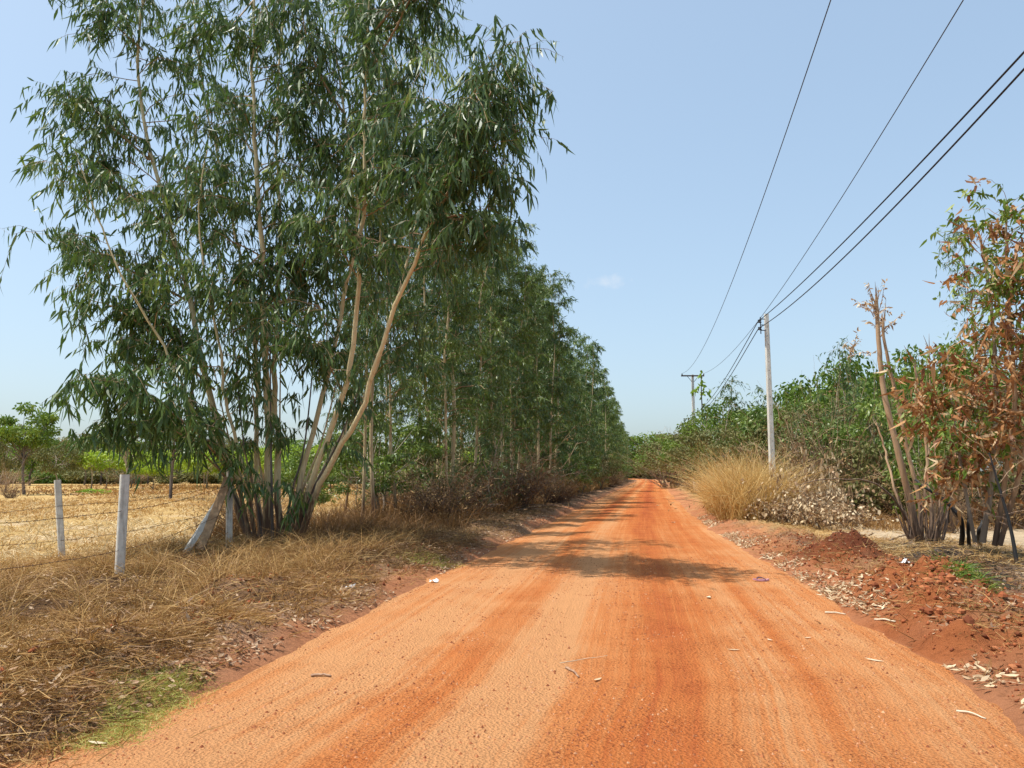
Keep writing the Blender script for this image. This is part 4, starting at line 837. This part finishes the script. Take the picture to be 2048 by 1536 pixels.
# tall golden grass: clumps one can tell apart by eye read as one mass
ct = []
for px, Y, n_ in [(1428, 32, 8), (1425, 29.5, 9), (1455, 28, 11), (1485, 27, 12), (1515, 26.5, 11), (1540, 27.5, 8), (1470, 31, 9), (1500, 30, 10), (1530, 30, 8), (1445, 34, 7), (1480, 25.5, 9), (1505, 25.2, 9), (1528, 25.5, 8)]:
    c0 = P(px, 948, Y)
    for q in range(n_): ct.append((c0[0] + rng.normal() * .55, Y + rng.normal() * .7))
ct = np.array(ct); ct = ct[ct[:, 0] > Rx(ct[:, 1]) + .6]; per = 120; xy = np.repeat(ct, per, 0) + rng.normal(size=(len(ct) * per, 2)) * .12; n = len(xy)
Lg = np.repeat(1.6 + 1.5 * rng.random(len(ct)), per) * (.5 + .6 * rng.random(n))
scatter_grass('tall_golden_grass', 'tall golden dry grass on the right verge before the near pole', n, (xy[:, 0], xy[:, 1]), Lg, np.full(n, .015), M['gold'], .26, .42, (.1, .9))
n = 260; i_ = rng.integers(0, len(ct), n); xy = ct[i_] + rng.normal(size=(n, 2)) * .15
scatter_grass('long_grass_stalks', 'long pale grass stalks leaning left above the golden grass', n, (xy[:, 0], xy[:, 1]), 2.0 + 1.3 * rng.random(n), np.full(n, .018), M['gold'], .34, .12, (.5, 1.))

def region(n, ya, yb, o0, o1, side, pw=1., clump=None, thr=.5, seed=0):
    y = ya + (yb - ya) * rng.random(n) ** pw; o = o0 + (o1 - o0) * rng.random(n)
    x = Lx(y) - o if side < 0 else Rx(y) + o
    if clump: k = fbm(x * clump, y * clump, 90 + seed, 3) + .25 * (rng.random(n) - .5) > thr; x, y = x[k], y[k]
    return x, y
# matted dead grass on the left verge, near
x, y = region(122000, 3.6, 17, .2, 6.8, -1, .95, 1.6, .47, 1); n = len(x); tn = .35 * (fbm(x * .8, y * .8, 95) - .5) + .15 * sstep(4.5, 6, Lx(y) - x) - .28 * sstep(11.5, 14, y) * (Lx(y) - x < 5)  # tint drops around the clump: tree shade put into the grass colour
scatter_grass('matted_dead_grass', 'matted brown dead grass covering the left verge below the fence', n, (x, y), (.10 + .24 * rng.random(n)), .006 + .005 * rng.random(n), M['straw'], 1.1, .55, (.05, .6), tn=tn, z0=.0, up=.75, seg=(1, .8, .2))
x, y = region(36000, 3.6, 8.0, .4, 2.6, -1, 1., 1.3, .40, 11); n = len(x)
scatter_grass('near_matted_straw', 'pale trampled straw in the near left corner of the verge', n, (x, y), .08 + .2 * rng.random(n), .006 + .003 * rng.random(n), M['straw'], 1.3, .4, (.1, .8), up=.4, seg=(1, .8, .2))
# taller wisps
c = np.stack(region(620, 5.0, 15.5, 1.1, 6.4, -1), -1); per = 30; xy = np.repeat(c[(np.minimum(np.abs(c[:, 0] / c[:, 1] + .503), np.abs(c[:, 0] / c[:, 1] + .585)) > .035) & ~((c[:, 0] / c[:, 1] > -.44) & (c[:, 0] / c[:, 1] < -.35) & (c[:, 1] > 11.5) & (c[:, 1] < 14.6)) | (c[:, 1] > 10.9) & (c[:, 1] < 11.5) & (c[:, 0] / c[:, 1] > -.545) | (c[:, 1] > 13.8)], per, 0); xy = xy + rng.normal(size=xy.shape) * .09; n = len(xy)
scatter_grass('upright_dry_grass_tufts', 'upright straw coloured grass tufts around the fence posts', n, (xy[:, 0], xy[:, 1]), .28 + .42 * rng.random(n), np.full(n, .0075), M['straw'], .45, .5, (.15, .8))
# field stubble
x, y = region(70000, 13.5, 62, 5.2, 34, -1, 1.6, .5, .42, 2); n = len(x)
scatter_grass('field_stubble', 'pale dry stubble and straw grass covering the field beyond the fence', n, (x, y), .16 + .3 * rng.random(n), .008 + .0009 * y, M['straw'], .8, .45, (.5, 1.), tn=.5 * (fbm(x * .4, y * .4, 97) - .5) + .15 * (y < 26), seg=(1, .8, .2))
x, y = region(16000, 55, 110, 8, 70, -1, 1.2, .2, .45, 3); n = len(x)
scatter_grass('far_field_grass', 'dry grass on the far part of the field by the tree line', n, (x, y), .3 + .4 * rng.random(n), np.full(n, .09), M['straw'], .6, .4, (.2, .6), seg=(1, .8, .2))
# brown rank grass below the row of gums
c = np.stack(region(1300, 17, 110, 1.5, 6.5, -1, 1.5), -1); per = 30; xy = np.repeat(c, per, 0) + rng.normal(size=(len(c) * per, 2)) * .16; n = len(xy)
scatter_grass('rank_grass_under_row', 'rank brown grass between the eucalyptus trunks beside the road', n, (xy[:, 0], xy[:, 1]), (.30 + .6 * rng.random(n)) * (1 + .9 * sstep(22, 34, xy[:, 1])) * (.6 + .8 * vnoise(xy[:, 0] * .5, xy[:, 1] * .5, 4)), .009 + .0002 * xy[:, 1], M['straw'], .3, .35, (.0, .35), tn=.25 * sstep(30, 45, xy[:, 1]))
x, y = region(30000, 12.5, 34, .5, 5, -1, 1.4); n = len(x)
scatter_grass('dark_undergrowth_litter', 'dark brown stalk litter under the eucalyptus row', n, (x, y), .15 + .3 * rng.random(n), np.full(n, .010), M['brush'], 1.2, .5, (.0, .7), up=.5, seg=(1, .8, .2))
# right verge grass
x, y = region(26000, 13, 40, 1.3, 6.0, 1, 1.3, .7, .48, 5); n = len(x)
scatter_grass('right_verge_straw', 'short trampled straw along the right verge', n, (x, y), .12 + .25 * rng.random(n), np.full(n, .010), M['straw'], 1.0, .5, (.3, .95), up=.6)
x, y = region(26000, 22, 60, 3.5, 16, 1, 1.2, .5, .42, 6); n = len(x)
scatter_grass('thicket_floor_grass', 'dry grass on the floor of the thicket right of the road', n, (x, y), .3 + .6 * rng.random(n), np.full(n, .016), M['straw'], .5, .45, (.05, .6))
x, y = region(26000, 4.6, 15, .5, 4.5, 1, 1., 1.3, .50, 7); n = len(x)
scatter_grass('right_verge_debris', 'thin dry stalks and debris strewn over the red berm', n, (x, y), .06 + .22 * rng.random(n) ** 2, np.full(n, .007), M['straw'], 1.4, .4, (.0, .8), up=.3, seg=(1, .8, .2))
for sd_, nm_, lb_ in ((-1, 'left_edge_debris', 'broken stalks and bark debris along the left road edge'), (1, 'right_edge_debris', 'broken stalks and bark debris along the right road edge')):
    n = 30000 if sd_ < 0 else 16000; y = 3.6 + 19 * rng.random(n) ** 1.3; o = np.abs(rng.normal(.75, .55, n)); x = Lx(y) - o if sd_ < 0 else Rx(y) + o
    k = fbm(x * 1.7, y * 1.7, 120 + sd_, 3) + .3 * (rng.random(n) - .5) > .47; x, y = x[k], y[k]; n = len(x)
    scatter_grass(nm_, lb_, n, (x, y), .05 + .2 * rng.random(n) ** 2, .006 + .006 * rng.random(n), M['straw'], 1.5, .3, (.0, .8), up=.25, seg=(1, .4))
# living grass patches at the road edge
def patch(name, label, pts, n, m_, L=(.04, .10), w=.005, sg=.14):
    c = np.array([G(*p)[:2] for p in pts]); xy = c[rng.integers(0, len(c), n)] + rng.normal(size=(n, 2)) * sg
    return scatter_grass(name, label, n, (xy[:, 0], xy[:, 1]), L[0] + (L[1] - L[0]) * rng.random(n), np.full(n, w), m_, .8, .5, (.1, 1), cat='grass')
patch('green_grass_patch', 'yellow green living grass patch at the lower left road edge', [(230, 1440), (270, 1425), (300, 1410), (250, 1400), (330, 1390), (290, 1390), (360, 1378), (210, 1455), (270, 1445), (160, 1480), (330, 1400), (240, 1425), (380, 1375), (340, 1385), (300, 1430), (350, 1405), (260, 1460), (220, 1480)], 9000, M['greengrass'], (.03, .08), .005, .09)
patch('green_grass_patch', 'small green grass tuft at the left road edge under the trees', [(830, 1140), (850, 1135), (870, 1132)], 1500, M['greengrass'], (.06, .16), .008, .2)
patch('green_weed', 'low green weed on the red berm at the right', [(1915, 1200), (1930, 1215), (1945, 1230)], 1500, M['broad'], (.06, .2), .012, .14)

def gpatch(name, label, pts, n, m_, L, w, sg, tint, cat, spread=1.4, up=.35):
    c = np.array([G(*p)[:2] for p in pts]); xy = c[rng.integers(0, len(c), n)] + rng.normal(size=(n, 2)) * sg
    return scatter_grass(name, label, n, (xy[:, 0], xy[:, 1]), L[0] + (L[1] - L[0]) * rng.random(n) ** 1.5, w * (.6 + .8 * rng.random(n)), m_, spread, .4, tint, cat=cat, up=up, seg=(1, .8, .2))
gpatch('corner_straw', 'matted straw and dead weeds in the lower left corner', [(10, 1400), (60, 1420), (120, 1400), (40, 1460), (100, 1450), (160, 1410), (20, 1350), (90, 1340), (170, 1370), (230, 1350), (0, 1500), (60, 1490), (210, 1330), (300, 1320)], 14000, M['straw'], (.05, .24), .007, .22, (.0, .8), 'dry grass')
gpatch('burnt_debris', 'charred twigs and black stalks on the burnt ground around the stumps', [(1860, 1100), (1900, 1110), (1940, 1110), (1980, 1120), (1890, 1140), (1950, 1150), (2010, 1160), (1830, 1120), (2030, 1140), (1970, 1190)], 9000, M['char'], (.04, .25), .010, .35, (.0, 1.), 'burnt debris')
gpatch('fallen_dead_leaves_burnt', 'tan dead leaves fallen over the burnt ground and dark mounds', [(1700, 1110), (1760, 1140), (1860, 1110), (1900, 1130), (1960, 1150), (1980, 1220), (1900, 1250), (2020, 1240)], 1500, M['litter'], (.04, .10), .024, .5, (.3, 1.), 'leaf litter', 1.5, .2)
# broken chunks of red soil on the bank
nk = 620; ck = np.array([G(*p)[:2] for p in [(1650, 1115), (1700, 1110), (1750, 1150), (1800, 1180), (1850, 1230), (1880, 1240), (1800, 1260), (1950, 1330), (1900, 1300), (2000, 1370), (1740, 1200), (1700, 1170), (470, 1210), (440, 1225)]])
xy = ck[rng.integers(0, len(ck), nk)] + rng.normal(size=(nk, 2)) * .30; th_, ph_ = np.meshgrid(np.linspace(.3, math.pi - .3, 4), np.arange(6) * math.pi / 3)
sph = np.stack([np.sin(th_) * np.cos(ph_), np.sin(th_) * np.sin(ph_), np.cos(th_) * .75], -1).reshape(-1, 3)
kk = (xy[:, 0] > Rx(xy[:, 1]) + .3) | (xy[:, 0] < Lx(xy[:, 1]) - .4); xy = xy[kk]; nk = len(xy)
s = .014 + .042 * rng.random(nk) ** 2.5; V = sph[None] * s[:, None, None] * (.65 + .6 * rng.random((nk, 24, 1))) * (.7 + .6 * rng.random((nk, 1, 3))) + np.stack([xy[:, 0], xy[:, 1], surf(xy[:, 0], xy[:, 1]) + s * .25], -1)[:, None]
ff = [(a * 4 + b, ((a + 1) % 6) * 4 + b, ((a + 1) % 6) * 4 + b + 1, a * 4 + b + 1) for a in range(6) for b in range(3)]
mb = MB(); mb.add(V.reshape(-1, 3), (np.array(ff)[None] + (np.arange(nk) * 24)[:, None, None]).reshape(-1, 4), np.repeat(rng.random(nk), 24))
for e in (0, 3): mb.f.append(((np.array([[a * 4 + e for a in (range(6) if e else range(5, -1, -1))]])[None] + (np.arange(nk) * 24)[:, None, None]).reshape(-1, 6), 0))
tag(mb.build('broken_clods', M['clod']), 'broken chunks of red brown soil heaped on the right bank', 'soil clods', kind='stuff')

# leaf litter
def litter(name, label, xy, m_, L=(.06, .13), w=.022, lift=.03, tint=(0, 1)):
    x, y = xy; n = len(x); d = rng.normal(size=(n, 3)); d[:, 2] *= .3
    b = rng.normal(size=(n, 3)) * .2; b[:, 2] = np.abs(b[:, 2]) * .8; side = np.tile([0., 0, 1], (n, 1)) + rng.normal(size=(n, 3)) * .45
    sdir = np.cross(unit(d), np.cross(unit(d), side)); l_ = L[0] + (L[1] - L[0]) * rng.random(n)
    V, F = ribbons(np.stack([x, y, surf(x, y) + .006 + lift * rng.random(n)], -1), d, l_, w * (.7 + .7 * rng.random(n)), [.15, 1, .8, .08], b, side=side)
    mb = MB(); mb.add(V, F, np.repeat(tint[0] + (tint[1] - tint[0]) * rng.random(n), 8)); return tag(mb.build(name, [m_]), label, 'leaf litter', kind='stuff')
y = 4.5 + 24 * rng.random(5200) ** 1.25; k = fbm(y * 1.4, 0 * y, 99, 3) + .2 * rng.random(len(y)) > .56; y = y[k]; x = Rx(y) + np.abs(rng.normal(.04, .24, len(y))) - .06
litter('right_edge_leaf_litter', 'line of pale fallen leaves along the right road edge', (x, y), M['pale'], (.04, .10), .024, .02, tint=(.0, .7))
x, y = region(5000, 5, 20, .3, 5.5, 1, 1.2, .9, .5, 8); litter('berm_leaf_litter', 'scattered tan fallen leaves on the right berm and burnt patch', (x, y), M['litter'], (.04, .10), tint=(.1, 1))
y = 4.2 + 24 * rng.random(5200) ** 1.2; k = fbm(y * 1.2, 0 * y, 101, 3) + .2 * rng.random(len(y)) > .56; y = y[k]; x = Lx(y) - np.abs(rng.normal(.3, .45, len(y))) + .1
litter('left_edge_leaf_litter', 'brown and tan fallen leaves along the left road edge', (x, y), M['litter'], (.035, .085), tint=(.1, 1))
x, y = region(6500, 4.2, 26, .8, 6, -1, 1.2); litter('left_verge_leaf_litter', 'brown fallen leaves in the matted grass of the left verge', (x, y), M['litter'], (.035, .08), tint=(0, .9), lift=.05)

# ------------------------------------------------------------------ barbed wire fences
def barbed(parent, pts, n=40, r_=.0035):
    st = smooth_poly(pts, n) if len(pts) > 2 else np.linspace(pts[0], pts[1], n)
    mb = MB(); st = st + r.normal(size=st.shape) * .003; V, F = tubes(st[None], np.full((1, len(st)), r_), 4); mb.add(V, F)
    Lt = np.linalg.norm(np.diff(st, axis=0), axis=1).sum(); nb = int(Lt / .13)
    for u in np.linspace(.01, .99, nb):
        i = int(u * (len(st) - 1)); p = st[i] + (st[i + 1] - st[i]) * (u * (len(st) - 1) - i)
        for q in range(2):
            d = unit(r.normal(size=3)) * .022; V, F = tubes(np.stack([p - d, p, p + d])[None], np.array([[.001, .0035, .001]]), 3); mb.add(V, F)
    mb.build('wire', [M['rust']], parent)
def cpost(parent, foot, top, w=.105, m_='concrete', name='post', rot=.62):
    mb = MB(); addbar(mb, foot, top, w, w, ch=.012, rot=rot); return mb.build(name, [M[m_]], parent)
def at_z(px, py, Y): return P(px, py, Y)
A0 = P(458, 1100, 15.0); A0t = P(459, 939, 15.0)             # corner post
B0 = P(236, 1195, 10.9); B0t = P(250, 949, 10.9)              # near post
C0 = P(126, 1150, 13.8); C0t = P(115, 960, 13.8)              # far left post
D0 = np.array([B0[0] - .45, 6.0, .05]); D0t = D0 + [0.05, -.05, 1.55]   # next post, out of frame to the left
fA = thing('barbed_wire_fence', 'barbed wire fence beside the road with the near concrete post and braced corner post', 'fence', tuple(A0))
cpost(fA, A0, A0t); cpost(fA, B0, B0t, .115); cpost(fA, D0, D0t)
o = cpost(fA, P(352, 1135, 14.0), P(448, 985, 14.9), .10, name='brace'); o['label'] = 'grey concrete diagonal brace leaning on the corner post'
mb = MB(); addbar(mb, P(400, 1100, 14.3), P(458, 955, 14.88), .16, .05, ch=.006); o = mb.build('brace', [M['plank']], fA); o['label'] = 'tan wooden plank leaning on the corner post'
def on(a, b, t): return a + (b - a) * t
for ta, tb_, td in ((.80, .70, .72), (.47, .38, .42), (.22, .08, .12)):
    f_ = np.array([0, -.065, 0]); p1 = on(A0, A0t, ta) + f_; p2 = on(B0, B0t, tb_) + f_; p3 = on(D0, D0t, td) + f_
    barbed(fA, [p1, (p1 + p2) / 2 - [0, 0, .05], p2, (p2 + p3) / 2 - [0, 0, .06], p3], 60)
fB = thing('barbed_wire_fence', 'barbed wire fence running left across the field edge from the corner post', 'fence', tuple(C0))
cpost(fB, C0, C0t)
E0 = np.array([C0[0] - 3.2, C0[1] - .4, C0[2]]); cpost(fB, E0, E0 + [0, 0, 1.5])
for ta, tc_, te in ((.80, .72, .60), (.50, .36, .3), (.14, .08, .1)):
    f_ = np.array([0, -.06, 0]); p1 = on(A0, A0t, ta) + f_ + [-.06, 0, 0]; p2 = on(C0, C0t, tc_) + f_; p3 = E0 + [0, -.06, 1.5 * te]
    barbed(fB, [p1, (p1 + p2) / 2 - [0, 0, .07], p2, (p2 + p3) / 2 - [0, 0, .03], p3], 60)

# ------------------------------------------------------------------ poles and wires
def tapered_pole(parent, base, h, w0, w1, name='pole'):
    mb = MB(); K = 14; zs = np.linspace(-.3, h, K); V = []; c = .12
    for z in zs:
        w = (w0 + (w1 - w0) * max(z, 0) / h) / 2; k = w * (1 - 2 * c)
        V += [(-k, -w, z), (k, -w, z), (w, -k, z), (w, k, z), (k, w, z), (-k, w, z), (-w, k, z), (-w, -k, z)]
    V = np.array(V) + np.array(base); i = np.arange(8); j = (i + 1) % 8
    F = np.concatenate([np.stack([a * 8 + i, a * 8 + j, a * 8 + 8 + j, a * 8 + 8 + i], -1) for a in range(K - 1)])
    mb.add(V, F); mb.f.append((np.array([[(K - 1) * 8 + q for q in range(8)]]), 0)); return mb.build(name, [M['polecon']], parent)
Y1 = 28.0; t1 = P(1526, 628, Y1); b1 = np.array([t1[0] + .12, Y1, float(surf(t1[0], Y1))]); h1 = t1[2] - b1[2]
p1 = thing('utility_pole', 'near concrete utility pole with a row of bolt holes rising behind the golden grass', 'pole', tuple(b1))
pl = tapered_pole(p1, b1, h1, .21, .14)
for k in range(16):  # raised dark discs stand in for the shade inside the bolt holes
    z = h1 - .5 - k * .32
    if k % 4 == 3: continue
    mb = MB(); a = np.linspace(0, 2 * math.pi, 9)[:-1]; yf = Y1 - (.24 + (.155 - .24) * z / h1) / 2
    V = np.concatenate([np.stack([b1[0] + .013 * np.cos(a), np.full(8, yf + .004), b1[2] + z + .013 * np.sin(a)], -1), np.stack([b1[0] + .013 * np.cos(a), np.full(8, yf - .004), b1[2] + z + .013 * np.sin(a)], -1)])
    i = np.arange(8); mb.add(V, np.stack([i, (i + 1) % 8, 8 + (i + 1) % 8, 8 + i], -1)); mb.f.append((np.array([list(range(8, 16))]), 0)); mb.build('bolt_hole_disc', [M['porcelain']], p1)
mb = MB(); brx = b1[0] - .24
addbar(mb, (brx, Y1 - .05, b1[2] + h1 - .75), (brx, Y1 - .05, b1[2] + h1 - .12), .035, .012)
for z in (.2, .42, .62): addbar(mb, (brx - .0, Y1 - .05, b1[2] + h1 - z), (b1[0] - .07, Y1 - .05, b1[2] + h1 - z), .03, .03)
mb.build('bracket', [M['porcelain']], p1)
LVP = []
def spool(parent, x, y, z, rr=.045):
    mb = MB(); prof = [(-.06, .6), (-.05, 1), (-.03, 1), (-.012, .6), (.012, .6), (.03, 1), (.05, 1), (.06, .6)]; a = np.arange(10) / 10 * 2 * math.pi
    V = np.concatenate([np.stack([x + rr * q * np.cos(a), y + rr * q * np.sin(a), np.full(10, z + zz)], -1) for zz, q in prof]); i = np.arange(10); j = (i + 1) % 10
    F = np.concatenate([np.stack([k * 10 + i, k * 10 + j, k * 10 + 10 + j, k * 10 + 10 + i], -1) for k in range(7)]); mb.add(V, F)
    mb.f.append((np.array([list(range(70, 80))]), 0)); mb.build('insulator', [M['porcelain']], parent, smooth=True)
for z in (.28, .55): spool(p1, brx - .03, Y1 - .05, b1[2] + h1 - z, .07); LVP.append((brx - .08, Y1 - .05, b1[2] + h1 - z))
# second pole, further along, with a wooden crossarm
Y2 = 69.; t2 = P(1385, 752, Y2); b2 = np.array([t2[0], Y2, 0.0]); h2 = float(t2[2])
p2 = thing('utility_pole', 'distant concrete utility pole with a dark crossarm beside the road', 'pole', tuple(b2))
tapered_pole(p2, b2, h2 + .12, .32, .2)
mb = MB(); addbar(mb, (b2[0] - 1.05, Y2 - .16, h2), (b2[0] + 1.0, Y2 - .16, h2), .12, .12); mb.build('crossarm', [M['crossarm']], p2)
for s_ in (-1, 1):
    mb = MB(); addbar(mb, (b2[0] + s_ * .5, Y2 - .16, h2 - .05), (b2[0] + s_ * .08, Y2 - .12, h2 - .55), .04, .02); mb.build('brace', [M['crossarm']], p2)
    spool(p2, b2[0] + s_ * .97, Y2 - .16, h2 + .13, .07)
def fit_wire(pixs, x_at, p_end):
    """pixels seen on the wire -> parabola z(y) in the wire's vertical plane x = x0 + m*y through its end"""
    m_ = .172; x0 = p_end[0] - m_ * p_end[1]; ys_, zs_ = [], []
    for px, py in pixs:
        d = ray(px, py); t = x0 / (d[0] - m_ * d[1]); ys_.append(d[1] * t); zs_.append(CAMZ + d[2] * t)
    ys_.append(p_end[1]); zs_.append(p_end[2]); w = np.ones(len(ys_)); w[-1] = 50
    return x0, m_, np.polyfit(ys_, zs_, 2, w=w)
def wire(label, pixs, p_end, rad_, m_, y_end=-14):
    x0, s_, q = fit_wire(pixs, None, p_end); yy = np.linspace(y_end, p_end[1], 60); zz = np.polyval(q, yy)
    pts = np.stack([x0 + s_ * yy, yy, zz], -1); mb = MB(); V, F = tubes(pts[None], np.full((1, 60), rad_), 6); mb.add(V, F)
    return tag(mb.build('overhead_wire', [m_], origin=tuple(p_end), smooth=True), label, 'wire', 'overhead wires'), (x0, s_, q)
e1 = (b2[0] - .97, Y2 - .16, h2 + .22); e2 = (b2[0] + .97, Y2 - .16, h2 + .22)
wire('thin overhead wire leftmost in the sky, running to the left end of the crossarm', [(1660, 0), (1615, 142), (1575, 262), (1520, 410), (1470, 545), (1420, 670)], e1, .011, M['wirealu'])
wire('thin overhead wire second from the left, running to the right end of the crossarm', [(1925, 0), (1850, 130), (1760, 275), (1680, 400), (1600, 520), (1528, 625), (1470, 700)], e2, .011, M['wirealu'])
lvw = []
for (e, pix, lab) in ((LVP[0], [(2048, 100), (1900, 268), (1760, 410), (1640, 530)], 'thick black overhead cable, upper one of the close pair at right'), (LVP[1], [(2048, 137), (1900, 300), (1760, 442), (1640, 560)], 'thick black overhead cable, lower one of the close pair at right')):
    d = None; wire(lab, pix, e, .013, M['cable'])
Pn = P(1440, 790, 78)
for k, e in enumerate(LVP):
    q = np.array([e[0] + .172 * 45, Y1 + 45, e[2] - .1 + (0)]); mid = (np.array(e) + q) / 2 - [0, 0, .75]
    st = smooth_poly([np.array(e), (np.array(e) * 3 + q) / 4 - [0, 0, .56], mid, (np.array(e) + q * 3) / 4 - [0, 0, .56], q], 40); mb = MB(); V, F = tubes(st[None], np.full((1, 40), .016), 5); mb.add(V, F)
    tag(mb.build('overhead_wire', [M['cable']], origin=tuple(e), smooth=True), ('upper', 'lower')[k] + ' black cable running down behind the near pole towards the far bushes', 'wire', 'overhead wires')

# ------------------------------------------------------------------ tall thin plant by the crossarm pole
tp = P(1402, 948, 60); tz = float(surf(tp[0], 60)); tpl = thing('tall_leafy_sapling', 'tall thin sapling with few yellow leaves beside the crossarm pole', 'plant', (tp[0], 60, tz))
st = smooth_poly([(tp[0], 60, tz), P(1405, 850, 60), P(1403, 790, 60), P(1402, 752, 60)], 12); mb = MB(); V, F = tubes(st[None], np.linspace(.07, .03, 12)[None], 5); mb.add(V, F); mb.build('trunk', [M['darkbark']], tpl)
mb = MB(); T0 = st[[7, 8, 9, 10, 11, 6, 9]]; leaves_on_twigs(mb, T0, unit(r.normal(size=(7, 3))), np.full(7, .8), 9, r, .34, .22, None, .4, .7); mb.build('crown', [M['lime']], tpl, kind='stuff')

# ------------------------------------------------------------------ small things on the road
sp = G(1522, 1158, .03); sz_ = float(surf(sp[0], sp[1]))
sd_ = thing('lost_sandal', 'faded pink flip-flop lying on the right side of the dirt road', 'sandal', (sp[0], sp[1], sz_ + .004), rz=0)
a = np.linspace(0, 2 * math.pi, 25)[:-1]; xo = .125 * np.cos(a); yo = np.sin(a) * (.043 + .010 * np.cos(a)) ; mb = MB()
def flip(u): return .02 * np.maximum(0, -u / .125) ** 2 + .012 * np.maximum(0, u / .125) ** 2
for_ = []
o_ = np.array([sp[0], sp[1], sz_ + .004])
Vb = np.stack([xo, yo, flip(xo)], -1); Vt = np.stack([xo * .97, yo * .95, flip(xo) + .022], -1); i = np.arange(24)
mb.add(np.concatenate([Vb, Vt]) + o_, np.stack([i, (i + 1) % 24, 24 + (i + 1) % 24, 24 + i], -1)); mb.f.append((np.array([list(range(24, 48)), list(range(23, -1, -1))]), 0)); mb.build('sole', [M['sandal']], sd_)
for s_ in (-1, 1):
    st = smooth_poly([(-.075, 0, .025), (-.03, s_ * .03, .055), (.03, s_ * .042, .045), (.06, s_ * .04, .018)], 10) + o_; mb = MB(); V, F = tubes(st[None], np.full((1, 10), .006), 5); mb.add(V, F); mb.build('strap', [M['sandalstrap']], sd_, smooth=True)
def ground_stick(label, a, b, rad_, m_, name='stick', c=None):
    pa = G(*a); pb_ = G(*b); pa[2] = float(surf(pa[0], pa[1])) + rad_ * .8; pb_[2] = float(surf(pb_[0], pb_[1])) + rad_ * .8; mid = (pa + pb_) / 2 + [.01, .015, rad_ * .6]
    stick_thing(name, label, 'stick', [pa, mid, pb_], rad_, rad_ * .6, M[m_], n=8, wig=.002)
ground_stick('brown stick lying in the middle foreground of the road', (1132, 1343), (1158, 1362), .011, 'stick')
ground_stick('short brown stick on the left foreground of the road', (622, 1354), (662, 1357), .012, 'stick')
ground_stick('pale curved stick at the lower right of the road', (1913, 1422), (1972, 1437), .008, 'palestick')
ground_stick('grey stick lying near the right road edge level with the berm', (1650, 1226), (1692, 1229), .012, 'palestick')
ground_stick('thin pale stick across the line of leaves at the right edge', (1750, 1250), (1792, 1262), .012, 'palestick')
ground_stick('thin pale stalk standing in the dirt at the lower left verge', (40, 1380), (48, 1310), .006, 'palestick')
ground_stick('thin pale twig lying on the road behind the middle stick', (1120, 1332), (1215, 1318), .003, 'palestick')
lm = [leaf_mesh('fallen_leaf', M['pale'], t, L=1, Wd=.3, seed=60 + i, curl=.15) for i, t in enumerate((.5, .8, 1.))]
for k, (px, py, L_, rz, lab) in enumerate([(1480, 1298, .12, .4, 'pale fallen leaf in the middle right of the road'), (1768, 1320, .15, -.3, 'pale curled leaf on the lower right of the road'), (1419, 1192, .2, 1.5, 'greenish pale leaf cluster on the road left of the sandal'),
        (1203, 1360, .12, 1.2, 'greenish fallen leaf right of the middle stick'), (1622, 1272, .1, .8, 'small tan leaf on the road before the right edge'), (1535, 1278, .1, 2., 'small tan leaf between the sandal and the foreground'),
        (1068, 1118, .22, 1.3, 'white leaf scrap lying in the tree shadow on the road'), (1350, 1044, .4, 1.4, 'pale leaf scrap on the right side of the road far ahead'), (1318, 1010, .5, 1.4, 'white scrap on the far road centre right'),
        (592, 1278, .14, .3, 'dark dry leaf on the left of the road'), (215, 1480, .12, .2, 'pale leaf beside the yellow green grass patch')]):
    g_ = G(px, py, .02); o = bpy.data.objects.new('fallen_leaf', lm[k % 3]); C.objects.link(o); o.location = (g_[0], g_[1], float(surf(g_[0], g_[1])) + .012)
    o.scale = (L_, L_, L_); o.rotation_euler = (math.pi / 2 - .08, 0, rz + 1.2); tag(o, lab, 'leaf')
def crumple(label, px, py, s_, m_):
    g_ = G(px, py, .1); z = float(surf(g_[0], g_[1])); q = np.random.default_rng(px); n = 5; xs_ = np.linspace(-1, 1, n); X_, Y_ = np.meshgrid(xs_, xs_); V = np.stack([X_ * s_ + q.normal(size=X_.shape) * s_ * .2, Y_ * s_ * .7 + q.normal(size=X_.shape) * s_ * .2, .012 + np.abs(q.normal(size=X_.shape)) * s_ * .35], -1).reshape(-1, 3) + [g_[0], g_[1], z]
    i = (np.arange(n - 1)[:, None] * n + np.arange(n - 1)[None]).ravel(); mb = MB(); mb.add(V, np.stack([i, i + 1, i + n + 1, i + n], -1)); tag(mb.build('paper_scrap', [M[m_]], origin=(g_[0], g_[1], z)), label, 'litter')
crumple('crumpled white scrap on the red mound, left of two', 1793, 1178, .08, 'paper'); crumple('crumpled white scrap on the red mound, right of two', 1815, 1183, .06, 'paper'); crumple('pale scrap in the matted grass near the left road edge', 700, 1185, .06, 'paper')
crumple('small white scrap at the left road edge behind the grass tuft', 868, 1150, .06, 'paper')

for o in ROOTS:
    if '_o' in o: del o['_o']
print('objects', len(bpy.data.objects), 'tris', sum(len(m.loops) - 2 * len(m.polygons) for m in bpy.data.meshes))
